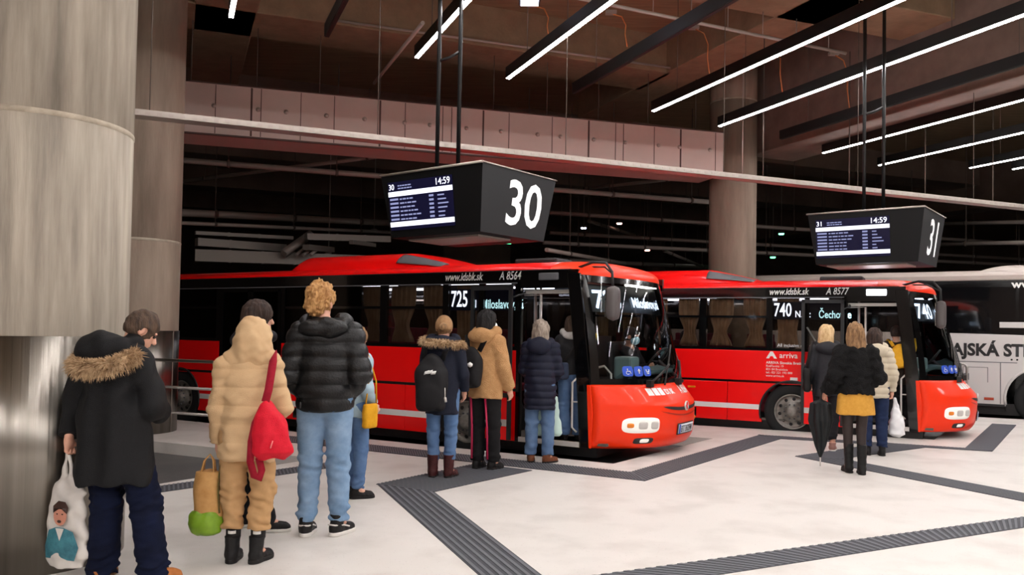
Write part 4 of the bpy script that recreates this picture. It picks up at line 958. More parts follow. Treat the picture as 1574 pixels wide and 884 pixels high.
# ------------------------------------------------------------------ white coach
def coach():
    P0 = at(1480, 522, 17.9); rz = math.radians(-33)
    root = tag(empty('coach', (P0.x, P0.y, -0.15), rz), 'big white and black touring coach behind the nose of the 740 bus', 'coach')
    Mw = mat('coach_white', (205, 200, 198), 0.35, coat=0.4); Mr = mat('coach_grey_roof', (172, 160, 152), 0.5)
    side = lambda u, v, w: (u, w, v); x0, x1, W = -8.2, 4.6, 2.5
    def bx(name, lo, hi, m, bevel=0.0, parent=root): s = MB(); s.box(lo, hi); return s.build(name, m, parent, bevel=bevel)
    wx = 1.44
    s = MB()
    out = [(x0, 0.36)]; cx, cz, r = wx, 0.52, 0.66
    for k in range(25):
        a = PI - math.asin((0.36 - cz)/r) + (2*math.asin((0.36 - cz)/r) - PI)*k/24.0; out.append((cx + r*math.cos(a), cz + r*math.sin(a)))
    top = [(x, 1.88 - 0.05*max(0, (x + 1)/3.0)**1.5 if x < 3 else 1.80 - 0.12*(x - 3)) for x in np.linspace(x1, x0, 24)]
    out += [(x1, 0.36)] + top
    s.prism(out, 0.06, 0.0, side); s.build('lower_body', Mw, root)
    s = MB(); s.tube([(cx + (r + 0.0)*math.cos(t), -0.005, cz + r*math.sin(t)) for t in np.linspace(PI + 0.2, -0.2, 25)], 0.03, 6); s.build('wheel_arch_lip', Mw, root)
    s = MB(); s.lathe([(r + 0.02, 0.0), (r + 0.02, 0.7)], 32, Matrix.Translation((cx, 0.04, cz)) @ Matrix.Rotation(-PI/2, 4, 'X'), a0=-0.4 + PI, a1=2*PI + 0.4); s.build('wheel_well', M_black, root)
    bx('window_band', (x0, 0.012, 1.72), (x1 + 0.1, 0.05, 3.02), M_gloss)
    for x in (-7.0, -5.0, -3.0, -1.0, 1.0, 3.0):
        bx('window_pane', (x + 0.03, 0.004, 1.92), (x + 1.97, 0.013, 2.86), mat('coach_glass', (12, 12, 14), 0.06, coat=0.5))
    # dim shapes seen inside are left to the reflections in the panes
    bx('pale_window_sign', (0.68, -0.002, 2.00), (3.2, 0.004, 2.12), Mw)
    def rf(u, v):
        t = abs(2*v - 1); return (x0 + (x1 - x0)*u, W*v, 3.02 + 0.24*(1 - t**4)**0.5)
    s = MB(); s.grid(rf, 6, 30); s.build('roof', Mr, root, solid=0.03, offset=-1)
    s = MB(); s.box((x0, -0.012, 3.0), (x1, 0.03, 3.12)); s.build('roof_edge', Mr, root, bevel=0.03)
    s = MB(); s.grid(lambda u, v: (0.2 + 1.4*u, 0.5 + 1.5*v, 3.2 + 0.2*math.sin(PI*u)**0.5*math.sin(PI*v)**0.5), 16, 16); s.build('roof_dome', Mr, root)
    bx('far_side', (x0, W - 0.05, 0.36), (x1, W, 3.04), M_gloss); bx('rear_wall', (x0 - 0.03, 0, 0.36), (x0, W, 3.1), Mw)
    s = MB(); s.grid(lambda u, v: (x1 + 0.5*(1 - abs(2*v - 1)**2.4)*(1 - 0.4*max(0, u - 0.4)) , W*v, 0.36 + 2.75*u), 16, 24); s.build('front', M_gloss, root)
    bx('underbody', (x0 + 0.1, 0.15, 0.16), (x1, W - 0.1, 0.4), M_black)
    # hatch seams and small fittings
    for a, b in (((-0.95, 0.40), (-0.95, 1.27)), ((0.70, 0.40), (0.70, 1.27)), ((-2.9, 0.40), (-2.9, 1.27))): bx('hatch_seam', (a[0] - 0.008, -0.003, a[1]), (a[0] + 0.008, 0.0, b[1]), M_gray)
    bx('hatch_seam', (-6.0, -0.003, 1.262), (1.0, 0.0, 1.278), M_gray)
    s = MB()
    for lo, hi in (((0.0, 0.84), (0.012, 1.16)), ((0.46, 0.84), (0.472, 1.16)), ((0.0, 1.15), (0.47, 1.16))): s.box((lo[0], -0.003, lo[1]), (hi[0], 0.0, hi[1]))
    s.build('filler_flap', M_gray, root); bx('flap_lock', (0.02, -0.006, 0.88), (0.12, 0.0, 1.02), M_gray)
    bx('side_marker', (0.40, -0.012, 0.47), (0.58, 0.0, 0.525), mat('red_marker', (170, 60, 30), 0.3), bevel=0.006)
    bx('sill_strip', (x0, -0.006, 0.34), (0.78, 0.02, 0.39), M_dkplastic)
    for x in (0.0, 0.9, 1.0): s = MB(); s.lathe([(0, 0.01), (0.018, 0.01), (0.02, 0)], 10, Matrix.Translation((x, 0, 1.335)) @ Matrix.Rotation(PI/2, 4, 'X')); s.build('body_stud', M_black, root)
    wheel(root, wx, 0.06, 0.50, 0.50)
    o = link('lettering', text_mesh('AJSKÁ STR', 0.352, bold=0.014, xs=0.92, fn=lambda a, b, c: (-0.21 + a, -0.006, 1.41 + b)), M_black, root); o['label'] = 'big black capital letters on the white side'
    link('web_address', text_mesh('www', 0.22, bold=0.006, xs=1.1, fn=lambda a, b, c: (0.90 + a, -0.012, 2.84 + b)), M_white, root)
    return root
coach()
# ------------------------------------------------------------------ people
SKIN = mat('skin', (222, 170, 146), 0.55, rgb2=(206, 150, 126), nscale=14)
EYE = mat('eye', (30, 26, 24), 0.2)
def cloth(name, a, b=None, ns=30, bump=0.35, bs=220, rough=0.85, sheen=0.0): return mat(name, tuple(int(c*0.86) if sum(a) < 160 else c for c in a), rough, rgb2=tuple(int(c*0.86) if sum(a) < 160 else c for c in (b or tuple(min(255, int(c*1.15) + 3) for c in a))), nscale=ns, ncontrast=0.2, bump=bump, bscale=bs, spec=0.25)
def denim(name, a, b): return mat(name, a, 0.9, rgb2=b, nscale=7, ncontrast=0.25, bump=0.3, bscale=260, spec=0.15)
HAIR = {k: mat(k + '_hair', a, 0.65, spec=0.3, rgb2=b, nscale=40, bump=0.6, bscale=120, stretch=(1, 1, 0.25)) for k, a, b in
        (('dark_brown', (38, 28, 24), (66, 48, 40)), ('short_brown', (54, 42, 34), (88, 68, 54)), ('curly_blond', (140, 94, 52), (206, 160, 104)), ('black', (16, 14, 15), (34, 30, 30)),
         ('grey_blond', (112, 98, 88), (178, 164, 150)), ('blonde', (196, 158, 108), (232, 202, 156)), ('light_brown', (104, 76, 52), (164, 126, 88)))}
FUR = mat('tan_fur', (120, 88, 58), 0.9, rgb2=(206, 176, 138), nscale=26, ncontrast=0.3)
W_SOLE = mat('white_sole', (214, 210, 204), 0.6); BLK = cloth('black_leather', (20, 18, 18), (34, 30, 30), rough=0.5)
A = lambda *p: np.asarray(p, np.float32)

class Person:
    def __init__(s, loc, yaw, H, label, group=None, h=0.009, lean=0.0, **J):
        s.k = H/1.75; s.h = h
        s.root = tag(empty('person', (loc[0], loc[1], loc[2] if len(loc) > 2 else 0.0), math.radians(yaw)), label, 'person', group)
        s.J = dict(neck=A(0, -0.015, 1.46), head=A(0, 0.02, 1.625), chest=A(0, 0, 1.28), waist=A(0, 0.005, 1.08), pelvis=A(0, 0, 0.95),
                   shL=A(-0.185, -0.01, 1.41), shR=A(0.185, -0.01, 1.41), elL=A(-0.255, -0.03, 1.13), elR=A(0.255, -0.03, 1.13),
                   wrL=A(-0.265, 0.06, 0.89), wrR=A(0.265, 0.06, 0.89), hiL=A(-0.095, 0, 0.93), hiR=A(0.095, 0, 0.93),
                   knL=A(-0.10, 0.02, 0.50), knR=A(0.10, 0.02, 0.50), anL=A(-0.105, -0.02, 0.09), anR=A(0.105, -0.02, 0.09))
        s.fy = {'L': 0.12, 'R': -0.12}; s.curl = {'L': 0.5, 'R': 0.5}; s.hd = {}
        s.hp = J.pop('hp', 0.0); s.hy = J.pop('hy', 0.0)           # head pitch (down +), head yaw (left +)
        for k_ in ('fyL', 'fyR'):
            if k_ in J: s.fy[k_[-1]] = J.pop(k_)
        for k_ in ('curlL', 'curlR'):
            if k_ in J: s.curl[k_[-1]] = J.pop(k_)
        for k_ in ('hdL', 'hdR'):
            if k_ in J: s.hd[k_[-1]] = A(*J.pop(k_))
        sl_ = J.pop('slim', 0.84); s.slim = sl_
        for a, v in J.items(): s.J[a] = A(*v)
        for a in ('shL', 'shR', 'elL', 'elR', 'wrL', 'wrR'): s.J[a] = s.J[a]*A(sl_ + 0.03, 1, 1)
        Rm = Matrix.Rotation(s.hy, 3, 'Z') @ Matrix.Rotation(-s.hp, 3, 'X')
        s.R = np.array(Rm, np.float32)                               # head frame columns; local q = (P-c) @ R
    def add(s, name, f, lo, hi, m, h=None, parent=None):
        hh = h or s.h
        me = sdf_mesh(name, f, lo, hi, hh)
        co = np.empty(len(me.vertices)*3, np.float32); me.vertices.foreach_get('co', co); me.vertices.foreach_set('co', co*s.k)
        me.update()
        return link(name, me, m, parent or s.root)
    def addmb(s, name, mb, m, parent=None):
        mb.v = [tuple(c*s.k for c in v) for v in mb.v]
        return mb.build(name, m, parent or s.root)
    def hp_(s, P): return (P - s.J['head']) @ s.R
    # ---- body: one continuous surface
    def head_f(s, P):
        q = s.hp_(P); aq = q.copy(); aq[:, 0] = np.abs(aq[:, 0])
        d = ell(q, (0, -0.012, 0.022), (0.077, 0.096, 0.103))
        d = smin(d, ell(q, (0, 0.028, -0.055), (0.058, 0.062, 0.068)), 0.03)
        d = smin(d, rc(q, (0, 0.088, 0.006), (0, 0.106, -0.026), 0.010, 0.015), 0.014)
        d = smin(d, ell(aq, (0.034, 0.078, 0.026), (0.026, 0.012, 0.009)), 0.014)
        d = smin(d, ell(q, (0, 0.088, -0.058), (0.024, 0.012, 0.010)), 0.010)
        d = np.maximum(d, -ell(aq, (0.031, 0.094, 0.006), (0.018, 0.012, 0.011)) + 0.0)
        d = np.maximum(d, -ell(q, (0, 0.101, -0.058), (0.022, 0.006, 0.0028)))
        ear = np.maximum(ell(aq, (0.080, -0.012, -0.002), (0.013, 0.021, 0.033)), -ell(aq, (0.092, -0.008, -0.002), (0.008, 0.011, 0.02)))
        return smin(d, ear, 0.008)
    def hand_f(s, P, sd):
        w = s.J['wr' + sd]; d = w - s.J['el' + sd]; d = d/np.linalg.norm(d)
        if sd in s.hd: d = s.hd[sd]/np.linalg.norm(s.hd[sd])
        sx = 1.0 if sd == 'R' else -1.0
        inw = A(-sx, 0.15, 0); inw = inw - d*(inw @ d); inw /= np.linalg.norm(inw)      # palm faces the body
        th = np.cross(d, inw)*sx; th = -th if th[1] < 0 else th
        ds = [rc(P, w - d*0.02, w + d*0.03, 0.026, 0.028), rc(P, w + d*0.02 + th*0.018, w + d*0.085 + th*0.024, 0.019, 0.015), rc(P, w + d*0.02 - th*0.015, w + d*0.08 - th*0.022, 0.019, 0.014), rc(P, w + d*0.03, w + d*0.085, 0.02, 0.016)]
        pd = su(ds, 0.014)
        c = s.curl[sd]
        for o, L in ((0.031, 0.072), (0.0105, 0.080), (-0.0105, 0.074), (-0.031, 0.058)):
            p = w + d*0.085 + th*o; a = c*0.9
            for seg, r0, r1 in ((0.46, 0.0088, 0.0082), (0.30, 0.0082, 0.0078), (0.24, 0.0078, 0.0066)):
                v = d*math.cos(a) + inw*math.sin(a); p2 = p + v*(L*seg); pd = np.minimum(pd, rc(P, p, p2, r0, r1)) if seg < 0.4 else smin(pd, rc(P, p, p2, r0, r1), 0.006)
                p = p2; a += c*0.95
        p = w + d*0.03 + th*0.026; v = (d*0.75 + th*0.6 + inw*(0.25 + 0.5*c)); v /= np.linalg.norm(v)
        p2 = p + v*0.042; v2 = d*0.85 + th*0.15 + inw*(0.3 + 0.5*c); v2 /= np.linalg.norm(v2)
        pd = smin(pd, rc(P, p, p2, 0.014, 0.010), 0.010); pd = smin(pd, rc(P, p2, p2 + v2*0.034, 0.010, 0.008), 0.004)
        return pd
    def body(s, hands='LR', legs=True):
        J = s.J
        def f(P):
            ds = [ell(P, J['chest'], (0.135, 0.09, 0.19)), rc(P, J['chest'], J['waist'], 0.10, 0.10), ell(P, J['pelvis'], (0.135, 0.10, 0.12)),
                  rc(P, J['neck'] - A(0, 0, 0.08), J['neck'], 0.06, 0.056), rc(P, J['neck'], J['head'] - s.R @ A(0, 0.02, 0.045), 0.056, 0.054)]
            for sd in 'LR':
                ds += [rc(P, J['chest'] + A(0, 0, 0.10), J['sh' + sd], 0.07, 0.055), rc(P, J['sh' + sd], J['el' + sd], 0.05, 0.037), rc(P, J['el' + sd], J['wr' + sd], 0.037, 0.025)]
                if legs: ds += [rc(P, J['hi' + sd], J['kn' + sd], 0.078, 0.052), rc(P, J['kn' + sd], J['an' + sd], 0.05, 0.034), rc(P, J['an' + sd], s.toe(sd, 0.10), 0.034, 0.026)]
            d = su(ds, 0.03)
            d = smin(d, s.head_f(P), 0.02)
            for sd in hands: d = smin(d, s.hand_f(P, sd), 0.008)
            return d
        allp = np.stack(list(J.values())); lo = allp.min(0) - A(0.16, 0.22, 0.1); hi = allp.max(0) + A(0.16, 0.24, 0.16); lo[2] = max(lo[2], 0.0) if legs else lo[2]
        b = s.add('body', f, lo, hi, SKIN, min(s.h, 0.0075))
        for sx in (-1, 1):
            m = MB(); c = J['head'] + s.R @ A(0.031*sx, 0.080, 0.006)
            m.lathe([(0, -0.012), (0.007, -0.010), (0.0118, -0.002), (0.0118, 0.002), (0.007, 0.010), (0, 0.012)], 12, Matrix.Translation(Vector(c)))
            s.addmb('eye', m, EYE, b)
        return b
    def toe(s, sd, L, z=0.035):
        a = s.fy[sd]; an = s.J['an' + sd]
        return A(an[0] - math.sin(a)*L, an[1] + math.cos(a)*L, max(z, an[2] - 0.055))
    # ---- clothes
    def trousers(s, m, hip=0.098, knee=0.070, ank=0.060, cut=0.07, fold=0.006, seed=1, top=1.06, seat=0.128, name='trousers', gather=0.0):
        J = s.J
        def f(P):
            ds = [ell(P, J['pelvis'] + A(0, -0.01, 0.0), (0.16, seat, 0.13))]
            for sd in 'LR': ds += [rc(P, J['hi' + sd], J['kn' + sd], hip, knee)]
            d = su(ds, 0.035)
            for sd in 'LR': d = smin(d, rc(P, J['kn' + sd], J['an' + sd] + A(0, 0, cut - 0.09), knee, ank), 0.02)
            d = np.maximum(d, P[:, 2] - top); d = np.maximum(d, cut - P[:, 2])
            low = np.exp(-((P[:, 2] - cut - 0.05)/0.10)**2) + 0.7*np.exp(-((P[:, 2] - 0.5)/0.10)**2) + 0.25
            Q = P*A(1, 1, 1.9)
            return d + fold*low*waves(Q, 42, seed)
        allp = np.stack([J[a] for a in ('pelvis', 'hiL', 'hiR', 'knL', 'knR', 'anL', 'anR')])
        lo = allp.min(0) - 0.2; hi = allp.max(0) + 0.2; lo[2] = cut - 0.05; hi[2] = top + 0.04
        t = s.add(name, f, lo, hi, m)
        return t
    def pockets(s, t, m):
        for sx in (-1, 1):
            b = MB(); c = s.J['pelvis']
            pts = [(0.06, 0.10), (0.115, 0.09), (0.108, -0.02), (0.082, -0.045), (0.055, -0.025)]
            b.tube([(sx*x, c[1] - 0.132 - 0.006 + 0.35*(x - 0.05)**1 * 0.6, c[2] - 0.03 + z) for x, z in pts + [pts[0]]], 0.0035, 5)
            s.addmb('pocket_seam', b, m, t)
    def coat(s, m, rows, sl=(0.075, 0.062, 0.048), puff=0.0, pitch=0.095, phase=0.0, fold=0.006, seed=3, name='coat', cuff=0.02, k=0.05, scale=26, shoulder=0.08, zscale=0.8, aph=0.0):
        """rows: (z, half-width, half-depth, cx, cy)"""
        J = s.J; zh = min(r[0] for r in rows)
        rows = [tuple(list(r) + [0, 0])[:5] for r in rows]; g_ = s.slim + 0.02
        rows = [(r[0], r[1]*g_, r[2]*(0.5 + 0.5*g_), r[3], r[4]) for r in rows]; sl = tuple(v*(s.slim + 0.03) for v in sl); shoulder = shoulder*(s.slim + 0.05)
        def f(P):
            d = prof(P, rows)
            yoke = su([rc(P, J['neck'] - A(0, 0, 0.06), J['shL'], 0.08, shoulder), rc(P, J['neck'] - A(0, 0, 0.06), J['shR'], 0.08, shoulder)], 0.05)
            d = smin(d, yoke, k)
            puf = np.zeros(len(P), np.float32)
            if puff: puf = puff*(np.sqrt(np.abs(np.sin(PI*(P[:, 2] + phase + 0.004*waves(P, 12, seed + 5))/pitch))) - 0.75)
            for sd in 'LR':
                a, b, c = J['sh' + sd], J['el' + sd], J['wr' + sd]; e = c + (b - c)/np.linalg.norm(b - c)*cuff
                d = smin(d, rc(P, a, b, sl[0], sl[1]), 0.03); da = rc(P, b, e, sl[1], sl[2])
                n = (c - b)/np.linalg.norm(c - b); da = np.maximum(da, (P - e) @ n - 0.004)
                d = smin(d, da, 0.02)
            return d - puf + fold*waves(P*A(1, 1, zscale), scale, seed)
        pts = np.stack([J[a] for a in ('shL', 'shR', 'elL', 'elR', 'wrL', 'wrR', 'neck')])
        wmax = max(r[1] for r in rows)
        lo = np.minimum(pts.min(0) - 0.13, A(-wmax - 0.06, -0.33, zh - 0.03)); hi = np.maximum(pts.max(0) + 0.13, A(wmax + 0.06, 0.33, 0)); lo[2] = min(zh - 0.03, pts[:, 2].min() - 0.1); hi[2] = 1.58
        return s.add(name, f, lo, hi, m)
    def hair(s, m, style='short', seed=5):
        J = s.J
        def f(P):
            q = s.hp_(P)
            face = ell(q, (0, 0.115, -0.035), (0.074, 0.075, 0.098))
            if style in ('short', 'crop'):
                t = 0.010 if style == 'crop' else 0.016
                d = ell(q, (0, -0.016, 0.026), (0.080 + t, 0.098 + t, 0.106 + t))
                d = np.maximum(d, -face); d = np.maximum(d, -(q[:, 2] + 0.055 - 0.5*np.maximum(0, q[:, 1])))
                aq = q.copy(); aq[:, 0] = np.abs(aq[:, 0]); d = np.maximum(d, -ell(aq, (0.086, 0.002, -0.008), (0.03, 0.024, 0.036)))
                return d + 0.0035*waves(P*A(1, 1, 0.5), 150, seed)
            if style == 'curly':
                d = ell(q, (0, -0.018, 0.050), (0.100, 0.118, 0.118)); d = smin(d, ell(q, (0, -0.085, -0.02), (0.082, 0.05, 0.075)), 0.03)
                d = np.maximum(d, -ell(q, (0, 0.13, -0.05), (0.08, 0.075, 0.11)))
                return d + 0.011*waves(P, 85, seed, 9) + 0.006*waves(P, 160, seed + 1, 7)
            if style == 'bob':
                d = ell(q, (0, -0.018, 0.022), (0.100, 0.118, 0.122)); d = smin(d, ell(q, (0, -0.035, -0.065), (0.102, 0.095, 0.095)), 0.04)
                d = np.maximum(d, -ell(q, (0, 0.125, -0.045), (0.075, 0.085, 0.125)))
                return d + 0.005*waves(P*A(1, 1, 0.22), 130, seed, 9)
            if style == 'long':
                d = ell(q, (0, -0.018, 0.022), (0.100, 0.118, 0.120)); d = smin(d, ell(q, (0, -0.055, -0.10), (0.108, 0.085, 0.15)), 0.05)
                d = np.maximum(d, -ell(q, (0, 0.125, -0.045), (0.072, 0.085, 0.125)))
                return d + 0.007*waves(P*A(1, 1, 0.3), 95, seed, 9)
            if style == 'bun':
                d = ell(q, (0, -0.014, 0.024), (0.090, 0.108, 0.114)); d = np.maximum(d, -face)
                d = smin(d, ell(q, (0, -0.125, 0.005), (0.045, 0.04, 0.045)), 0.02)
                return d + 0.004*waves(P*A(1, 1, 0.35), 120, seed, 9)
        c = J['head']
        return s.add('hair', f, c - A(0.17, 0.2, 0.30), c + A(0.17, 0.2, 0.2), m, min(s.h, 0.007))
    def shoe(s, sd, m, top=0.11, sole=W_SOLE, L=0.27, w=0.042, name='shoe', solet=0.026, shaft=0.05):
        an = s.J['an' + sd]; a = s.fy[sd]; z0 = an[2] - 0.09
        fx, fy_ = -math.sin(a), math.cos(a)
        def fr(P):
            q = P - A(an[0], an[1], z0); return np.stack([q[:, 0]*fy_ - q[:, 1]*fx, q[:, 0]*fx + q[:, 1]*fy_, q[:, 2]], 1)
        def foot(q, g=0.0):
            return su([ell(q, (0, -0.03, 0.045), (w*0.92 + g, 0.055 + g, 0.06)), ell(q, (0, L*0.30, 0.03), (w*1.08 + g, L*0.34 + g, 0.045)), rc(q, (0, -0.03, 0.06), (0, L*0.42, 0.035), 0.036, 0.026)], 0.03)
        def f(P):
            q = fr(P); d = foot(q)
            d = smin(d, rc(q, (0, -0.022, 0.07), (0, -0.012 + 0.0*top, top), shaft*0.86, shaft), 0.02)
            d = np.maximum(d, q[:, 2] - top); d = np.maximum(d, solet*0.7 - q[:, 2])
            return d + 0.002*waves(P, 90, 8)
        lo = A(an[0] - 0.22, an[1] - 0.22, z0); hi = A(an[0] + 0.22, an[1] + 0.25, z0 + top + 0.03); hh = min(s.h, 0.007)
        o = s.add(name, f, lo, hi, m, hh)
        def g(P):
            q = fr(P); d = foot(q*A(1, 1, 0.0) + A(0, 0, 0.035), 0.004)
            return np.maximum(np.maximum(d, q[:, 2] - solet), 0.001 - q[:, 2])
        s.add('sole', g, lo - A(0, 0, 0.02), hi, sole, 0.006, o)
        b = MB()                                             # laces
        P3 = lambda x, y, z: (an[0] + x*fy_ + y*fx, an[1] - x*fx*1.0 + y*fy_, z0 + z)
        for i in range(3):
            y = 0.045 + 0.028*i; z = 0.088 - 0.012*i
            b.tube([P3(-0.024, y, z - 0.006), P3(0, y + 0.004, z), P3(0.024, y, z - 0.006)], 0.003, 5)
        s.addmb('laces', b, W_SOLE if sole is W_SOLE else BLK, o)
        return o
    def fur(s, pts, r, n, L, m=None, seed=1, parent=None, outw=None):
        g = random.Random(seed); b = MB(); pts = [Vector(p) for p in pts]; q = len(pts) - 1
        for i in range(n):
            t = g.random()*q; k = int(min(t, q - 1)); c = pts[k].lerp(pts[k+1], t - k); ax = (pts[k+1] - pts[k]).normalized()
            v = Vector((g.gauss(0, 1), g.gauss(0, 1), g.gauss(0, 1))); v -= ax*v.dot(ax); v.normalize()
            base = c + v*r*0.6; l = L*(0.6 + 0.7*g.random()); tip = base + v*l + ax*g.gauss(0, l*0.4) + Vector((0, 0, -l*0.4))
            sd_ = ax.cross(v)*0.006; b.add([base - sd_, base + sd_, base + ax*0.008, tip], [(0, 1, 3), (1, 2, 3), (2, 0, 3)])
        b.tube(pts, r*0.75, 8)
        o = s.addmb('fur_trim', b, m or FUR, parent); o['label'] = 'tan fur edge of the hood'
        return o
    def down_hood(s, m, w=0.17, dep=0.12, z=1.44, y=-0.13, hh=0.10, parent=None, fold=0.006, seed=2):
        """hood lying on the back below the neck"""
        def f(P):
            d = ell(P, (0, y, z), (w, dep, hh)); d = smin(d, rc(P, (-0.12, 0.02, z + 0.05), (0.12, 0.02, z + 0.05), 0.06), 0.05)
            d = smin(d, rc(P, (-w*0.8, -0.02, z + 0.03), (-0.08, 0.10, z + 0.03), 0.05, 0.045), 0.04); d = smin(d, rc(P, (w*0.8, -0.02, z + 0.03), (0.08, 0.10, z + 0.03), 0.05, 0.045), 0.04)
            d = np.maximum(d, -ell(P, (0, -0.02, z + 0.09), (0.085, 0.10, 0.08)))
            return d + fold*waves(P, 30, seed)
        return s.add('hood', f, A(-0.3, -0.34, z - 0.2), A(0.3, 0.22, z + 0.2), m, None, parent)

def held(name, label, cat, person, f, lo, hi, m, h=0.008, group=None):
    """a carried thing modelled in the person's frame, but an object of its own"""
    me = sdf_mesh(name, f, lo, hi, h)
    co = np.empty(len(me.vertices)*3, np.float32); me.vertices.foreach_get('co', co); me.vertices.foreach_set('co', co*person.k); me.update()
    r = tag(empty(name, person.root.location, person.root.rotation_euler.z), label, cat, group)
    o = link(name + '_body', me, m, r)
    return r, o
def add_to(r, person, name, mb, m, **kw):
    mb.v = [tuple(c*person.k for c in v) for v in mb.v]; return mb.build(name, m, r, **kw)

# ---- 1 the man in the parka beside the pillar
P = Person((-2.50, 5.27), -16, 1.72, 'man in a black parka with fur-edged hood beside the huge pillar, head bent', h=0.008, slim=0.95, hp=0.55, hy=-0.75, head=(0.12, 0.09, 1.585), neck=(0.05, 0.02, 1.45),
           elL=(-0.30, 0.0, 1.12), wrL=(-0.305, -0.05, 0.89), hdL=(0.02, 0, -1), elR=(0.275, 0.03, 1.12), wrR=(0.13, 0.27, 1.05), curlL=1.2,
           anL=(-0.05, 0.0, 0.09), anR=(0.29, 0.06, 0.09), knL=(-0.06, 0.03, 0.5), knR=(0.21, 0.06, 0.5), hiL=(-0.06, 0, 0.93), hiR=(0.12, 0, 0.93), pelvis=(0.025, 0, 0.95), fyL=0.3, fyR=-1.0)
P.body(); P.hair(HAIR['short_brown'], 'crop')
navy = denim('navy_denim', (9, 13, 30), (18, 25, 50)); t = P.trousers(navy, hip=0.115, knee=0.098, ank=0.092, cut=0.03, fold=0.010, seed=4)
parka = cloth('black_parka_cloth', (17, 17, 19), (24, 24, 26), rough=0.7)
c = P.coat(parka, [(0.62, 0.272, 0.19, 0, 0.0), (0.66, 0.275, 0.195), (0.9, 0.255, 0.185), (1.15, 0.245, 0.18), (1.32, 0.23, 0.165), (1.44, 0.15, 0.12)], sl=(0.098, 0.086, 0.072), fold=0.013, seed=6, name='parka', shoulder=0.092, scale=22)
hd = P.down_hood(parka, 0.20, 0.13, 1.46, -0.10, 0.12, c, fold=0.010)
P.fur([(x + 0.065, y, z - 0.02) for x, y, z in ((-0.21, 0.03, 1.49), (-0.225, -0.10, 1.45), (-0.19, -0.205, 1.40), (-0.10, -0.255, 1.385), (0.0, -0.265, 1.385), (0.10, -0.25, 1.40), (0.17, -0.20, 1.43), (0.19, -0.10, 1.47))], 0.045, 2600, 0.045, parent=hd)
b = MB(); b.box((-0.268, -0.02, 0.622), (0.268, 0.02, 0.63)); 
tanl = cloth('tan_leather_shoe', (150, 88, 40), (180, 112, 58), rough=0.6)
for sd in 'LR': P.shoe(sd, tanl, 0.12, mat('gum_sole', (120, 86, 54), 0.7) if sd == 'L' else bpy.data.materials['gum_sole'])
# his plastic carrier bag with the printed child
BX, BY = -0.265, -0.07
def bagf(Q):
    d = prof(Q, [(0.075, 0.125, 0.04, BX, BY), (0.14, 0.158, 0.055, BX, BY), (0.45, 0.15, 0.05, BX, BY), (0.56, 0.125, 0.03, BX, BY), (0.64, 0.06, 0.02, BX - 0.01, BY)])
    d = smin(d, rc(Q, (BX - 0.05, BY, 0.60), (BX - 0.035, BY + 0.01, 0.80), 0.022, 0.008), 0.03); d = smin(d, rc(Q, (BX + 0.04, BY, 0.60), (BX - 0.02, BY + 0.01, 0.80), 0.022, 0.008), 0.03)
    return d + 0.005*waves(Q, 38, 5)
M_plast = mat('white_plastic_film', (214, 208, 200), 0.35, rgb2=(196, 190, 184), nscale=5)
r, o = held('carrier_bag', 'white plastic carrier bag with a printed child, hanging by the man in the parka', 'bag', P, bagf, A(-0.52, -0.2, 0.0), A(-0.08, 0.1, 0.85), M_plast, 0.007)
def pr(x, z): # print surface on the rear face of the bag
    x *= 1.2; z = z*0.98 + 0.055
    w = np.interp(z, [0.075, 0.14, 0.45, 0.56], [0.04, 0.055, 0.05, 0.03]); W_ = np.interp(z, [0.075, 0.14, 0.45, 0.56], [0.125, 0.158, 0.15, 0.125])
    return (BX + x, BY - w*math.sqrt(max(0.02, 1 - (x/W_)**2)) - 0.012, z)
def patch(pts, m, name, off=0.0):
    b = MB(); cx = sum(p[0] for p in pts)/len(pts); cz = sum(p[1] for p in pts)/len(pts)
    vs = []; fs = []; n = len(pts)
    for k in range(5):
        for p in pts: q = pr(cx + (p[0]-cx)*k/4.0, cz + (p[1]-cz)*k/4.0); vs.append((q[0], q[1] - off, q[2]))
    for k in range(4): fs += [(k*n + i, k*n + (i+1) % n, (k+1)*n + (i+1) % n, (k+1)*n + i) for i in range(n)]
    b.add(vs, fs, True); add_to(r, P, name, b, m)
ov = lambda cx, cz, rx, rz_, n=20: [(cx + rx*math.cos(2*PI*k/n), cz + rz_*math.sin(2*PI*k/n)) for k in range(n)]
patch([(-0.11, 0.075), (0.085, 0.075), (0.105, 0.16), (0.075, 0.26), (0.02, 0.285), (-0.03, 0.285), (-0.085, 0.26), (-0.125, 0.15)], mat('printed_denim', (38, 96, 112), 0.4, rgb2=(62, 126, 138), nscale=20), 'printed_jacket')
patch([(-0.03, 0.28), (0.025, 0.28), (0.0, 0.20)], M_plast, 'printed_shirt', 0.003)
patch(ov(-0.004, 0.36, 0.043, 0.062), mat('printed_skin', (190, 128, 106), 0.4), 'printed_face', 0.003)
patch([(-0.048, 0.375), (-0.052, 0.42), (-0.02, 0.455), (0.025, 0.45), (0.048, 0.415), (0.042, 0.375), (0.02, 0.405), (-0.02, 0.405)], mat('printed_hair', (58, 36, 28), 0.4), 'printed_hair', 0.006)
for ex in (-0.02, 0.014): patch(ov(ex, 0.372, 0.006, 0.004, 8), EYE, 'printed_eye', 0.006)
patch(ov(-0.004, 0.325, 0.014, 0.010, 10), bpy.data.materials['printed_hair'], 'printed_mouth', 0.006)

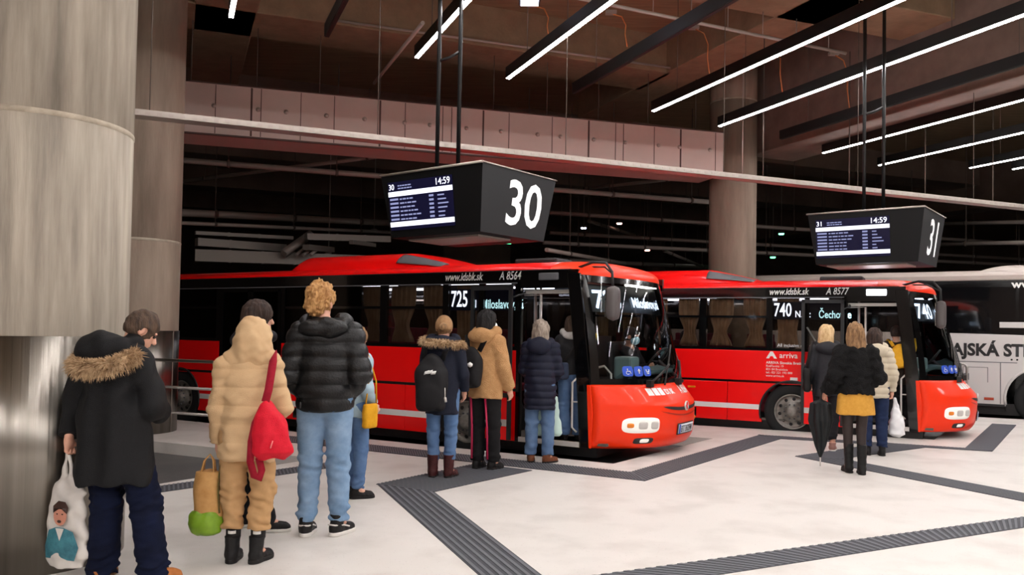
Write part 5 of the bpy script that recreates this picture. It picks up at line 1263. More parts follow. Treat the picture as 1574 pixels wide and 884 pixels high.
# ---- 2 the dark-haired person behind the hooded woman
P = Person((-2.03, 6.62), -62, 1.80, 'person with dark hair and black jacket mostly hidden behind the hooded woman', h=0.010, hp=0.12, fyL=-0.1, fyR=-0.35, anR=(0.12, 0.10, 0.09), elL=(-0.24, 0.06, 1.15), wrL=(-0.1, 0.25, 1.12), elR=(0.24, 0.06, 1.15), wrR=(0.1, 0.25, 1.12))
P.body(); P.hair(HAIR['dark_brown'], 'bob', 8)
P.trousers(cloth('black_trousers', (22, 22, 26)), ank=0.065, seed=9)
c = P.coat(cloth('dark_shell_jacket', (26, 24, 30), (40, 38, 46), rough=0.55), [(0.84, 0.21, 0.15), (1.1, 0.205, 0.15), (1.3, 0.21, 0.15), (1.44, 0.13, 0.11)], sl=(0.085, 0.075, 0.06), fold=0.008, seed=2, name='jacket', puff=0.010, pitch=0.1)
P.down_hood(c.data.materials[0], 0.15, 0.09, 1.45, -0.10, 0.08, c)
for sd in 'LR': P.shoe(sd, BLK, 0.10)

# ---- 3 the hooded woman with the red rucksack
P = Person((-1.79, 5.70), 6, 1.64, 'woman in a beige hooded puffer suit with a red bag on her shoulder', h=0.0075, hy=-0.25, head=(0.035, 0.02, 1.625), wrL=(-0.235, 0.03, 0.845), elL=(-0.235, -0.02, 1.11), curlL=1.3, hdL=(0, 0.05, -1),
           elR=(0.285, -0.02, 1.13), wrR=(0.17, 0.20, 1.02), anL=(-0.085, 0.02, 0.09), anR=(0.095, 0.0, 0.09), knL=(-0.10, 0.03, 0.5), knR=(0.115, 0.02, 0.5), fyL=-0.05, fyR=-0.45)
P.body(); P.hair(HAIR['light_brown'], 'short')
beige = cloth('beige_puffer_cloth', (192, 158, 118), (204, 172, 132), ns=8, rough=0.7)
bpant = cloth('camel_trousers', (176, 136, 92), (188, 150, 106), ns=10)
P.trousers(bpant, hip=0.112, knee=0.086, ank=0.080, cut=0.245, fold=0.009, seed=12, seat=0.145)
c = P.coat(beige, [(0.735, 0.225, 0.165), (0.76, 0.235, 0.178), (0.95, 0.232, 0.178), (1.2, 0.222, 0.168), (1.34, 0.205, 0.15), (1.46, 0.13, 0.12)], sl=(0.096, 0.084, 0.066), puff=0.012, pitch=0.13, phase=0.03, fold=0.006, seed=4, name='puffer_coat', zscale=1.3, scale=34, shoulder=0.088)
def hoodf(Q):
    q = P.hp_(Q)
    d = ell(q, (0, -0.02, 0.02), (0.128, 0.145, 0.135)); d = smin(d, ell(q, (0, -0.06, -0.07), (0.145, 0.11, 0.13)), 0.06)
    d = smin(d, rc(Q, (-0.10, -0.02, 1.46), (0.14, -0.02, 1.46), 0.085), 0.05)
    d = smin(d, rc(q, (0, -0.05, 0.135), (0, 0.11, 0.11), 0.022, 0.022), 0.04)
    d = np.maximum(d, -ell(q, (0, 0.135, -0.03), (0.088, 0.13, 0.135)))
    return d + 0.007*waves(Q*A(1, 1, 0.45), 34, 3) + 0.004*waves(Q, 60, 5)
P.add('hood', hoodf, A(-0.28, -0.3, 1.34), A(0.3, 0.28, 1.84), beige, None, c)
b = MB(); b.lathe([(0, 0.006), (0.022, 0.006), (0.024, 0)], 12, Matrix.Translation((0.375, -0.03, 1.14)) @ Matrix.Rotation(PI/2, 4, 'Y'))
P.addmb('sleeve_badge', b, BLK, c)
blackboot = cloth('black_boot_leather', (18, 17, 18), (32, 30, 30), rough=0.45)
for sd in 'LR':
    o = P.shoe(sd, blackboot, 0.19, BLK, name='boot', solet=0.034, shaft=0.056)
    an = P.J['an' + sd]
    sk = P.add('sock', lambda Q, an=an: np.maximum(np.maximum(rc(Q, an, (an[0], an[1] + 0.01, 0.34), 0.05, 0.056), Q[:, 2] - 0.262), 0.17 - Q[:, 2]), A(an[0] - 0.1, an[1] - 0.1, 0.14), A(an[0] + 0.1, an[1] + 0.1, 0.29), BLK, 0.007)
    b = MB(); b.grid(lambda u, v: (an[0] - 0.028 + 0.056*u, an[1] - 0.062 + 0.016*abs(2*u - 1)**2, 0.212 + 0.022*v), 6, 3); P.addmb('sock_print', b, W_SOLE, sk)
redc = cloth('red_bag_cloth', (196, 10, 34), (216, 22, 48), rough=0.6)
def redf(Q):
    rows = [(0.78, 0.085, 0.05, 0.215, -0.22), (0.83, 0.135, 0.085, 0.215, -0.23), (0.96, 0.130, 0.09, 0.205, -0.235), (1.08, 0.095, 0.075, 0.19, -0.225), (1.16, 0.045, 0.05, 0.175, -0.21), (1.19, 0.02, 0.03, 0.17, -0.20)]
    return prof(Q, rows) + 0.007*waves(Q*A(1, 1, 0.6), 34, 14)
r, o = held('shoulder_bag', 'soft red rucksack hanging by one strap from the hooded woman', 'bag', P, redf, A(0.0, -0.4, 0.7), A(0.42, -0.05, 1.25), redc, 0.007)
b = MB()
def strapc(pts, w, th): # flat ribbon
    s_ = MB(); pts = [Vector(p) for p in pts]
    vs = []
    for i, p in enumerate(pts):
        d = (pts[min(i+1, len(pts)-1)] - pts[max(i-1, 0)]).normalized(); sd_ = d.cross(Vector((0, 1, 0.15))).normalized()*w/2; nn = d.cross(sd_).normalized()*th
        vs += [p - sd_, p + sd_, p + sd_ + nn, p - sd_ + nn]
    fs = [(i*4 + k, i*4 + (k+1) % 4, (i+1)*4 + (k+1) % 4, (i+1)*4 + k) for i in range(len(pts)-1) for k in range(4)] + [(3, 2, 1, 0), tuple(len(vs) - 4 + k for k in range(4))]
    s_.add(vs, fs, True); return s_
redst = cloth('dark_red_strap', (136, 14, 34), (156, 24, 44))
add_to(r, P, 'strap', strapc([(0.165, -0.23, 1.18), (0.18, -0.205, 1.26), (0.192, -0.18, 1.38), (0.195, -0.135, 1.46), (0.195, -0.06, 1.515), (0.19, 0.05, 1.49)], 0.055, 0.006), redst)
add_to(r, P, 'strap', strapc([(0.15, -0.25, 1.14), (0.10, -0.235, 1.03), (0.075, -0.225, 0.9), (0.07, -0.22, 0.76), (0.10, -0.22, 0.66), (0.135, -0.22, 0.64), (0.15, -0.22, 0.70), (0.13, -0.23, 0.79)], 0.05, 0.006), redst)
b = MB(); b.tube([(0.225, -0.332, 0.87), (0.24, -0.336, 0.92)], 0.005, 5); add_to(r, P, 'zip_pull', b, mat('pale_red', (226, 120, 120), 0.5))
# the shopping bag in her hand
def papf(Q): return prof(Q, [(0.29, 0.095, 0.055, -0.27, 0.02), (0.32, 0.10, 0.06, -0.27, 0.02), (0.60, 0.098, 0.058, -0.27, 0.02), (0.655, 0.10, 0.05, -0.268, 0.02)]) + 0.005*waves(Q*A(1, 1, 0.5), 42, 7)
r, o = held('shopping_bag', 'brown paper bag set in a bright green bag, held by the hooded woman', 'bag', P, papf, A(-0.45, -0.1, 0.25), A(-0.1, 0.15, 0.69), mat('brown_paper', (172, 124, 68), 0.8, rgb2=(196, 150, 92), nscale=9), 0.007)
def grf(Q):
    d = prof(Q, [(0.19, 0.06, 0.04, -0.275, 0.02), (0.215, 0.105, 0.065, -0.277, 0.02), (0.28, 0.122, 0.078, -0.278, 0.02), (0.355, 0.112, 0.07, -0.274, 0.02), (0.37, 0.103, 0.066, -0.272, 0.02)])
    return d + 0.005*waves(Q, 45, 11)
me = sdf_mesh('green_bag', grf, A(-0.45, -0.12, 0.15), A(-0.1, 0.16, 0.42), 0.007)
for v in me.vertices: v.co *= P.k
link('green_bag', me, mat('green_plastic', (104, 140, 24), 0.4, rgb2=(126, 164, 40), nscale=8), r)
for y in (-0.02, 0.05):
    b = MB(); b.tube([(-0.315, y, 0.64), (-0.30, 0.5*y + 0.012, 0.73), (-0.262, 0.02, 0.775), (-0.235, 0.5*y + 0.012, 0.73), (-0.225, y, 0.64)], 0.006, 6); add_to(r, P, 'bag_handle', b, bpy.data.materials['brown_paper'])
b = MB(); b.grid(lambda u, v: (-0.176 - 0.012*math.sin(PI*v), -0.04 + 0.12*u, 0.36 + 0.36*v), 8, 10); add_to(r, P, 'checked_cloth', b, mat('checked_cloth', (112, 84, 40), 0.9, rgb2=(70, 76, 30), nscale=60), solid=0.006)

# ---- 4 the tall curly-haired man
P = Person((-1.44, 6.49), 2, 1.92, 'tall man with curly blond hair in a black puffer jacket and light jeans', h=0.0085, hy=-0.2, hp=0.08, head=(-0.05, 0.02, 1.625), elL=(-0.285, -0.06, 1.14), wrL=(-0.185, 0.09, 0.98), elR=(0.285, -0.06, 1.14), wrR=(0.185, 0.09, 0.98),
           shL=(-0.20, -0.01, 1.41), shR=(0.20, -0.01, 1.41), anL=(-0.105, -0.02, 0.09), anR=(0.115, 0.0, 0.09), fyL=-0.05, fyR=-0.5)
P.body(); P.hair(HAIR['curly_blond'], 'curly', 3)
ljean = denim('light_blue_denim', (98, 128, 160), (140, 166, 194))
t = P.trousers(ljean, hip=0.106, knee=0.082, ank=0.066, cut=0.105, fold=0.008, seed=15, top=1.0); P.pockets(t, denim('seam_denim', (70, 96, 126), (84, 110, 140)))
bpuf = mat('black_nylon_puffer', (9, 9, 11), 0.40, rgb2=(15, 15, 17), nscale=10, bump=0.25, bscale=60, spec=0.35)
c = P.coat(bpuf, [(0.865, 0.205, 0.155), (0.885, 0.225, 0.17), (1.0, 0.24, 0.185), (1.2, 0.245, 0.185), (1.36, 0.225, 0.165), (1.47, 0.14, 0.125)], sl=(0.105, 0.098, 0.07), puff=0.018, pitch=0.098, phase=0.02, fold=0.005, seed=21, name='puffer_jacket', shoulder=0.095)
P.down_hood(bpuf, 0.175, 0.085, 1.455, -0.115, 0.07, c, fold=0.008)
P.add('collar', lambda Q: np.maximum(np.abs(rc(Q, (0, -0.02, 1.40), (0, -0.01, 1.54), 0.10, 0.085)) - 0.014, np.maximum(Q[:, 2] - 1.53, 1.42 - Q[:, 2])) + 0.004*waves(Q, 40, 2), A(-0.15, -0.16, 1.38), A(0.15, 0.14, 1.57), cloth('black_scarf', (12, 12, 13)), None, c)
for sd in 'LR':
    o = P.shoe(sd, BLK, 0.15, W_SOLE, name='sneaker', solet=0.03, shaft=0.052)
    an = P.J['an' + sd]; a = P.fy[sd]
    b = MB(); b.tube([(an[0] + x*math.cos(a) - y*math.sin(a), an[1] + x*math.sin(a) + y*math.cos(a), z) for x, y, z in ((-0.048, 0.06, 0.055), (-0.05, 0.0, 0.075), (-0.03, -0.075, 0.082), (0.03, -0.075, 0.082), (0.05, 0.0, 0.075), (0.048, 0.06, 0.055))], 0.006, 5); P.addmb('white_stripe', b, W_SOLE, o)

# ---- 5 the woman in pale blue behind him
P = Person((-1.475, 7.90), -40, 1.62, 'woman in a pale blue jacket and jeans mostly hidden behind the curly-haired man', h=0.010, elR=(0.27, -0.05, 1.13), wrR=(0.22, 0.10, 0.95), anR=(0.06, 0.02, 0.09), anL=(-0.09, 0.05, 0.09), fyR=-0.5)
P.body(); P.hair(HAIR['light_brown'], 'long', 2)
mjean = denim('mid_blue_denim', (74, 102, 142), (104, 132, 170))
P.trousers(mjean, ank=0.058, cut=0.10, seed=18)
P.coat(cloth('pale_blue_cloth', (158, 182, 196), (174, 196, 208), ns=8, rough=0.7), [(0.83, 0.21, 0.16), (1.0, 0.20, 0.155), (1.25, 0.205, 0.15), (1.44, 0.13, 0.11)], sl=(0.092, 0.08, 0.06), puff=0.008, pitch=0.12, seed=8, name='jacket')
for sd in 'LR': P.shoe(sd, BLK, 0.12, BLK)
r, o = held('handbag', 'small yellow bag at the hip of the woman in pale blue', 'bag', P, lambda Q: rbox(Q, (0.27, -0.02, 0.86), (0.035, 0.085, 0.125), 0.03) + 0.004*waves(Q, 30, 4), A(0.18, -0.2, 0.68), A(0.36, 0.2, 1.03), cloth('yellow_bag_cloth', (214, 150, 20), (228, 168, 40)), 0.009)
b = MB(); b.tube([(0.27, -0.08, 0.96), (0.285, -0.06, 1.2), (0.22, -0.03, 1.5), (0.27, 0.05, 1.2), (0.27, 0.06, 0.96)], 0.008, 6); add_to(r, P, 'bag_strap', b, bpy.data.materials['yellow_bag_cloth'])

# ---- 6 the fur-hooded woman with the black backpack
P = Person((-0.74, 9.08), -8, 1.74, 'woman in a navy fur-hooded parka with a big black backpack', h=0.011, hy=0.1, hp=0.1, elL=(-0.25, 0.02, 1.13), wrL=(-0.22, 0.14, 0.95), elR=(0.26, 0.0, 1.13), wrR=(0.25, 0.12, 0.93), knL=(-0.10, 0.02, 0.5), anL=(-0.09, 0, 0.09), anR=(0.09, 0.02, 0.09), fyL=0.1, fyR=-0.3)
P.body(); P.hair(HAIR['light_brown'], 'bun', 4)
P.add('headband_hat', lambda Q: np.maximum(np.maximum(ell(P.hp_(Q), (0, -0.016, 0.026), (0.096, 0.115, 0.12)), -ell(P.hp_(Q), (0, 0.12, -0.05), (0.09, 0.09, 0.11))), -0.02 - P.hp_(Q)[:, 2]), P.J['head'] - 0.2, P.J['head'] + 0.2, cloth('tan_knit', (150, 112, 78), (176, 138, 100)), 0.008)
P.trousers(mjean, ank=0.062, cut=0.20, seed=22)
navyc = cloth('navy_parka_cloth', (20, 25, 42), (28, 34, 54), rough=0.7)
c = P.coat(navyc, [(0.69, 0.22, 0.165), (0.9, 0.215, 0.16), (1.1, 0.20, 0.155), (1.32, 0.21, 0.15), (1.45, 0.14, 0.12)], sl=(0.092, 0.08, 0.062), fold=0.007, seed=31, name='parka')
hd = P.down_hood(navyc, 0.19, 0.12, 1.46, -0.09, 0.09, c)
P.fur([(-0.2, 0.04, 1.52), (-0.22, -0.08, 1.50), (-0.17, -0.18, 1.48), (-0.06, -0.22, 1.48), (0.06, -0.22, 1.48), (0.17, -0.18, 1.46), (0.22, -0.08, 1.47), (0.22, 0.02, 1.44)], 0.03, 1100, 0.04, parent=hd)
burg = cloth('burgundy_boot_leather', (66, 26, 28), (88, 38, 38), rough=0.5)
for sd in 'LR': P.shoe(sd, burg, 0.25, BLK, name='boot', shaft=0.062)
def backpack(P, label, w, hgt, dep, zc, cx, m, pocket=True, straps=True, h=0.01):
    yb = -0.17
    def f(Q):
        d = smin(ell(Q, (cx, yb - dep*0.45, zc + hgt*0.06), (w*0.5, dep*0.62, hgt*0.50)), rbox(Q, (cx, yb - dep*0.5, zc - hgt*0.10), (w*0.5, dep*0.52, hgt*0.40), dep*0.45), 0.05)
        if pocket: d = smin(d, ell(Q, (cx, yb - dep*0.98, zc - hgt*0.22), (w*0.42, dep*0.28, hgt*0.25)), 0.012)
        return d + 0.006*waves(Q, 24, 3)
    r, o = held('backpack', label, 'backpack', P, f, A(cx - w, -0.45, zc - hgt), A(cx + w, 0.0, zc + hgt), m, h)
    if straps:
        for sx in (-1, 1):
            b = strapc([(cx + sx*w*0.30, yb, zc + hgt*0.44), (cx*0.6 + sx*0.13, -0.14, 1.47), (cx*0.4 + sx*0.13, -0.02, 1.525), (sx*0.135, 0.10, 1.46), (sx*0.15, 0.165, 1.30)], 0.055, 0.012); add_to(r, P, 'strap', b, m)
    return r
r = backpack(P, 'big black backpack with a small white logo on the back of the fur-hooded woman', 0.33, 0.58, 0.15, 1.03, -0.07, cloth('black_backpack_cloth', (22, 21, 24), (32, 30, 33), rough=0.6))
b = MB()
for k, (dx, dz) in enumerate(((-0.055, 0.0), (-0.018, 0.008), (0.02, 0.004))): b.grid(lambda u, v: (-0.075 + dx + 0.05*u + 0.012*v, -0.345 - 0.0*u, 1.13 + dz + 0.018*u*(1 - k*0.3) + 0.035*v), 3, 3)
add_to(r, P, 'white_logo', b, M_white, solid=0.004)
b = MB(); b.tube([(0.10, -0.335, 1.0), (0.105, -0.34, 0.90)], 0.006, 5); b.tube([(0.105, -0.34, 0.90), (0.115, -0.345, 0.85)], 0.014, 6); add_to(r, P, 'zip_tag', b, M_silver)

# ---- 7 the woman in the teddy coat
P = Person((-0.29, 9.66), -32, 1.83, 'woman with black bobbed hair in a tan teddy coat and a small black backpack', h=0.011, hy=-0.35, elR=(0.27, 0.0, 1.12), wrR=(0.27, 0.12, 0.88), elL=(-0.25, 0.03, 1.12), wrL=(-0.2, 0.18, 0.98), anL=(-0.09, 0, 0.09), anR=(0.09, 0.04, 0.09))
P.body(); P.hair(HAIR['black'], 'bob', 6)
P.add('face_mask', lambda Q: np.maximum(np.abs(ell(P.hp_(Q), (0, 0.045, -0.05), (0.072, 0.072, 0.062))) - 0.004, 0.02 - P.hp_(Q)[:, 1]), P.J['head'] - 0.16, P.J['head'] + 0.16, M_white, 0.007)
t = P.trousers(cloth('black_track_trousers', (24, 22, 24)), hip=0.10, knee=0.08, ank=0.075, cut=0.09, seed=25)
pk = mat('pink_red_piping', (196, 36, 84), 0.5)
for sd in 'LR':
    b = MB(); hk, kk, ak = P.J['hi' + sd], P.J['kn' + sd], P.J['an' + sd]
    b.tube([(hk[0] - 0.04, hk[1] - 0.09, 0.80), (kk[0] - 0.03, kk[1] - 0.085, 0.5), (ak[0] - 0.02, ak[1] - 0.085, 0.12)], 0.012, 6); P.addmb('piping', b, pk, t)
teddy = cloth('tan_teddy_pile', (186, 138, 90), (206, 160, 112), ns=18, bump=0.9, bs=120)
c = P.coat(teddy, [(0.79, 0.24, 0.18), (0.9, 0.235, 0.178), (1.1, 0.22, 0.17), (1.32, 0.215, 0.155), (1.46, 0.14, 0.12)], sl=(0.098, 0.09, 0.08), fold=0.006, seed=33, name='teddy_coat', scale=40)
P.down_hood(teddy, 0.16, 0.11, 1.47, -0.10, 0.09, c)
for sd in 'LR': P.shoe(sd, BLK, 0.12, BLK)
r = backpack(P, 'small black backpack with a white charm on the tan teddy coat', 0.25, 0.42, 0.11, 1.12, -0.05, bpy.data.materials['black_backpack_cloth'])
b = MB(); b.lathe([(0, -0.03), (0.026, -0.015), (0.03, 0.01), (0, 0.03)], 10, Matrix.Translation((0.0, -0.31, 1.16))); add_to(r, P, 'charm', b, M_white)

# ---- 8 the woman in the long navy puffer
P = Person((0.36, 10.22), -12, 1.74, 'woman with grey-blond hair in a long navy puffer coat and jeans', h=0.011, hy=-0.1, elL=(-0.25, 0.05, 1.13), wrL=(-0.14, 0.22, 0.98), elR=(0.25, 0.05, 1.13), wrR=(0.14, 0.22, 0.98), anL=(-0.10, 0, 0.09), anR=(0.11, 0.0, 0.09), fyL=0.15, fyR=-0.6)
P.body(); P.hair(HAIR['grey_blond'], 'long', 12)
P.trousers(denim('washed_denim', (76, 100, 136), (106, 130, 162)), hip=0.10, knee=0.082, ank=0.072, cut=0.10, seed=27)
npuf = cloth('navy_puffer_cloth', (20, 24, 44), (28, 33, 58), rough=0.5)
c = P.coat(npuf, [(0.66, 0.215, 0.165), (0.68, 0.225, 0.17), (0.95, 0.225, 0.17), (1.2, 0.212, 0.16), (1.34, 0.20, 0.15), (1.45, 0.14, 0.12)], sl=(0.092, 0.08, 0.06), puff=0.016, pitch=0.088, fold=0.004, seed=35, name='puffer_coat')
P.down_hood(npuf, 0.15, 0.09, 1.43, -0.125, 0.11, c)
for sd in 'LR': P.shoe(sd, cloth('brown_boot_leather', (96, 54, 34), (122, 72, 46), rough=0.6) if sd == 'L' else bpy.data.materials['brown_boot_leather'], 0.13, BLK, name='boot')
r, o = held('tote_bag', 'pale mint tote bag carried in front of the navy puffer coat', 'bag', P, lambda Q: prof(Q, [(0.30, 0.20, 0.04, 0.02, 0.24), (0.34, 0.235, 0.05, 0.02, 0.24), (0.60, 0.20, 0.045, 0.02, 0.24), (0.80, 0.15, 0.02, 0.02, 0.24)]) + 0.004*waves(Q, 25, 6), A(-0.3, 0.12, 0.26), A(0.34, 0.34, 0.85), mat('mint_film', (196, 222, 212), 0.45), 0.011)
for sx in (-1, 1): b = MB(); b.tube([(0.02 + sx*0.10, 0.24, 0.78), (0.01 + sx*0.08, 0.24, 0.93), (sx*0.10, 0.23, 0.96)], 0.007, 6); add_to(r, P, 'bag_handle', b, bpy.data.materials['mint_film'])

# ---- 9 the passenger stepping into the nearer bus
P = Person((0.80, 11.02, 0.185), -6, 1.62, 'passenger in a black jacket and jeans stepping through the door of the 725 bus', h=0.012, hy=-0.2, elL=(-0.25, 0.0, 1.13), wrL=(-0.2, 0.14, 0.95), elR=(0.26, 0.02, 1.13), wrR=(0.2, 0.2, 1.0), anR=(0.10, 0.05, 0.09), anL=(-0.08, 0.0, 0.09))
P.body(); P.hair(HAIR['short_brown'], 'bob', 14)
P.trousers(mjean, hip=0.10, knee=0.085, ank=0.082, cut=0.07, seed=29)
c = P.coat(cloth('black_bomber_cloth', (24, 23, 26), (36, 35, 38), rough=0.55), [(0.93, 0.20, 0.155), (1.0, 0.215, 0.16), (1.2, 0.215, 0.16), (1.34, 0.21, 0.15), (1.45, 0.13, 0.115)], sl=(0.092, 0.08, 0.062), fold=0.008, seed=37, name='jacket')
P.down_hood(cloth('pale_grey_lining', (176, 172, 168)), 0.12, 0.07, 1.475, -0.08, 0.06, c)
for sd in 'LR': P.shoe(sd, BLK, 0.10, BLK)
r, o = held('sling_bag', 'dark blue sling bag on the passenger in the 725 bus doorway', 'bag', P, lambda Q: rbox(Q, (-0.13, -0.20, 0.98), (0.10, 0.05, 0.12), 0.04) + 0.003*waves(Q, 30, 4), A(-0.3, -0.32, 0.8), A(0.05, -0.1, 1.15), cloth('slate_bag_cloth', (44, 52, 70), (56, 64, 84)), 0.011)
add_to(r, P, 'strap', strapc([(-0.12, -0.2, 1.08), (0.0, -0.185, 1.25), (0.10, -0.14, 1.43), (0.14, -0.02, 1.52)], 0.03, 0.008), BLK)

# ---- people waiting for the 740 bus
P = Person((4.44, 11.72), -20, 1.76, 'blonde woman in a dark grey coat behind the woman in black fur', h=0.012, hy=-0.5, elL=(-0.26, -0.02, 1.13), wrL=(-0.25, 0.10, 0.92), anL=(-0.08, 0, 0.09), anR=(0.08, 0.0, 0.09))
P.body(); P.hair(HAIR['blonde'], 'long', 15)
P.trousers(cloth('charcoal_trousers', (34, 32, 36)), ank=0.06, cut=0.16, seed=41)
c = P.coat(cloth('dark_grey_shell', (38, 38, 44), (50, 50, 56), rough=0.6), [(0.76, 0.215, 0.165), (1.0, 0.21, 0.16), (1.3, 0.205, 0.15), (1.45, 0.14, 0.12)], sl=(0.092, 0.08, 0.06), fold=0.008, seed=43, name='coat')
P.down_hood(c.data.materials[0], 0.15, 0.1, 1.43, -0.11, 0.09, c)
for sd in 'LR': P.shoe(sd, cloth('dusty_pink_suede', (150, 108, 98), (170, 126, 116)) if sd == 'L' else bpy.data.materials['dusty_pink_suede'], 0.12, W_SOLE)
r, o = held('shoulder_bag', 'black shoulder bag beside the blonde woman by the 740 bus', 'bag', P, lambda Q: rbox(Q, (-0.26, -0.06, 0.98), (0.05, 0.12, 0.17), 0.04) + 0.006*waves(Q, 24, 4), A(-0.4, -0.25, 0.75), A(-0.12, 0.15, 1.2), BLK, 0.012)
add_to(r, P, 'strap', strapc([(-0.26, -0.14, 1.12), (-0.23, -0.12, 1.35), (-0.19, -0.03, 1.52)], 0.03, 0.008), BLK)

P = Person((4.06, 9.83), -6, 1.76, 'woman in a black fur jacket and mustard skirt walking towards the 740 bus', h=0.010, hy=-0.15, elL=(-0.28, -0.05, 1.13), wrL=(-0.36, 0.06, 0.93), elR=(0.28, -0.05, 1.13), wrR=(0.17, 0.16, 1.03), curlL=1.3, anL=(-0.055, 0.06, 0.09), anR=(0.06, -0.06, 0.09), knL=(-0.07, 0.04, 0.5), knR=(0.07, 0.0, 0.5), fyL=0.05, fyR=-0.2)
P.body(); P.hair(HAIR['light_brown'], 'long', 17)
P.trousers(mat('sheer_dark_tights', (40, 27, 25), 0.65), hip=0.082, knee=0.056, ank=0.042, cut=0.08, fold=0.001, seed=44, name='tights', seat=0.12)
P.add('skirt', lambda Q: prof(Q, [(0.685, 0.225, 0.155, 0, 0), (0.70, 0.228, 0.158, 0, 0), (0.85, 0.215, 0.15, 0, 0), (1.08, 0.16, 0.12, 0, 0)]) + 0.004*waves(Q*A(1, 1, 0.3), 30, 6), A(-0.28, -0.22, 0.64), A(0.28, 0.22, 1.12), cloth('mustard_cloth', (196, 140, 52), (212, 158, 70)))
bfur = cloth('black_fur_pile', (13, 12, 13), (20, 19, 20), ns=40, bump=1.0, bs=90, sheen=0.05)
P.coat(bfur, [(0.925, 0.25, 0.18), (1.0, 0.25, 0.18), (1.2, 0.245, 0.175), (1.36, 0.23, 0.16), (1.47, 0.15, 0.13)], sl=(0.112, 0.105, 0.09), fold=0.009, seed=45, name='fur_jacket', scale=55, shoulder=0.095)
for sd in 'LR': P.shoe(sd, blackboot, 0.34, BLK, name='boot', shaft=0.055)
# umbrella: furled, hanging from her hand
def umf(Q):
    z = Q[:, 2]; a = np.arctan2(Q[:, 1] - 0.08, Q[:, 0] + 0.37)
    r_ = np.interp(z, [0.16, 0.30, 0.60, 0.80, 0.84], [0.014, 0.06, 0.125, 0.105, 0.03])
    rr_ = np.hypot(Q[:, 0] + 0.37, Q[:, 1] - 0.08)
    return np.maximum((rr_ - r_*(1 + 0.16*np.sin(6*a + z*3)))*0.75, np.maximum(z - 0.84, 0.16 - z))
r, o = held('umbrella', 'black half-furled umbrella pointing down at the dark strip', 'umbrella', P, umf, A(-0.55, -0.1, 0.12), A(-0.2, 0.26, 0.88), cloth('black_umbrella_cloth', (20, 22, 24), (30, 33, 36), rough=0.5), 0.009)
b = MB(); b.tube([(-0.37, 0.08, 0.06), (-0.37, 0.08, 0.95)], 0.006, 8); b.tube([(-0.37, 0.08, 0.80), (-0.37, 0.08, 0.95), (-0.345, 0.085, 0.98)], 0.014, 8); add_to(r, P, 'shaft', b, M_dkplastic)
b = MB(); b.tube([(-0.37, 0.08, 0.06), (-0.37, 0.08, 0.17)], 0.008, 8); add_to(r, P, 'ferrule', b, M_silver)

P = Person((4.95, 11.35), -12, 1.72, 'woman with dark brown hair in a cream puffer coat at the 740 bus door', h=0.012, hy=-0.2, elR=(0.27, -0.02, 1.12), wrR=(0.27, 0.06, 0.88), curlR=1.2, hdR=(0, 0, -1), anL=(-0.09, 0.02, 0.09), anR=(0.10, 0.0, 0.09))
P.body(); P.hair(HAIR['dark_brown'], 'bob', 19)
P.trousers(denim('dark_blue_denim', (28, 38, 66), (42, 54, 84)), hip=0.10, knee=0.08, ank=0.07, cut=0.12, seed=47)
cr = cloth('cream_puffer_cloth', (190, 178, 156), (206, 194, 172), ns=8, rough=0.6)
c = P.coat(cr, [(0.80, 0.21, 0.16), (0.82, 0.22, 0.165), (1.1, 0.21, 0.16), (1.32, 0.205, 0.15), (1.46, 0.14, 0.12)], sl=(0.092, 0.082, 0.064), puff=0.016, pitch=0.085, fold=0.004, seed=49, name='puffer_coat')
P.down_hood(cr, 0.15, 0.09, 1.45, -0.115, 0.09, c)
for sd in 'LR': P.shoe(sd, blackboot, 0.22, BLK, name='boot')
r, o = held('carrier_bag', 'plain white plastic bag hanging from the hand of the woman in cream', 'bag', P, lambda Q: smin(smin(prof(Q, [(0.26, 0.05, 0.04, 0.30, 0.06), (0.30, 0.105, 0.09, 0.30, 0.06), (0.46, 0.10, 0.085, 0.30, 0.06), (0.60, 0.06, 0.05, 0.295, 0.06), (0.64, 0.04, 0.03, 0.29, 0.06)]), rc(Q, (0.33, 0.06, 0.58), (0.285, 0.06, 0.79), 0.022, 0.010), 0.03), rc(Q, (0.26, 0.06, 0.58), (0.272, 0.06, 0.79), 0.022, 0.010), 0.03) + 0.005*waves(Q, 45, 9), A(0.12, -0.08, 0.22), A(0.46, 0.2, 0.84), mat('white_plastic_bag', (226, 226, 228), 0.35), 0.009)

P = Person((6.27, 13.58, 0.185), -10, 1.60, 'passenger in a dark brown coat with a yellow backpack at the 740 bus door', h=0.012, anL=(-0.08, 0, 0.09), anR=(0.08, 0.03, 0.09))
P.body(); P.hair(HAIR['dark_brown'], 'short', 20)
P.trousers(cloth('dark_trousers', (30, 28, 32)), ank=0.06, seed=51)
P.coat(cloth('dark_brown_cloth', (58, 48, 42), (72, 60, 52)), [(0.72, 0.21, 0.16), (1.0, 0.21, 0.16), (1.3, 0.205, 0.15), (1.45, 0.14, 0.12)], sl=(0.09, 0.08, 0.06), fold=0.007, seed=53, name='coat')
for sd in 'LR': P.shoe(sd, BLK, 0.10, BLK)
backpack(P, 'yellow backpack worn at the door of the 740 bus', 0.30, 0.40, 0.13, 1.22, 0.0, cloth('yellow_nylon', (222, 158, 24), (232, 176, 48), rough=0.6))

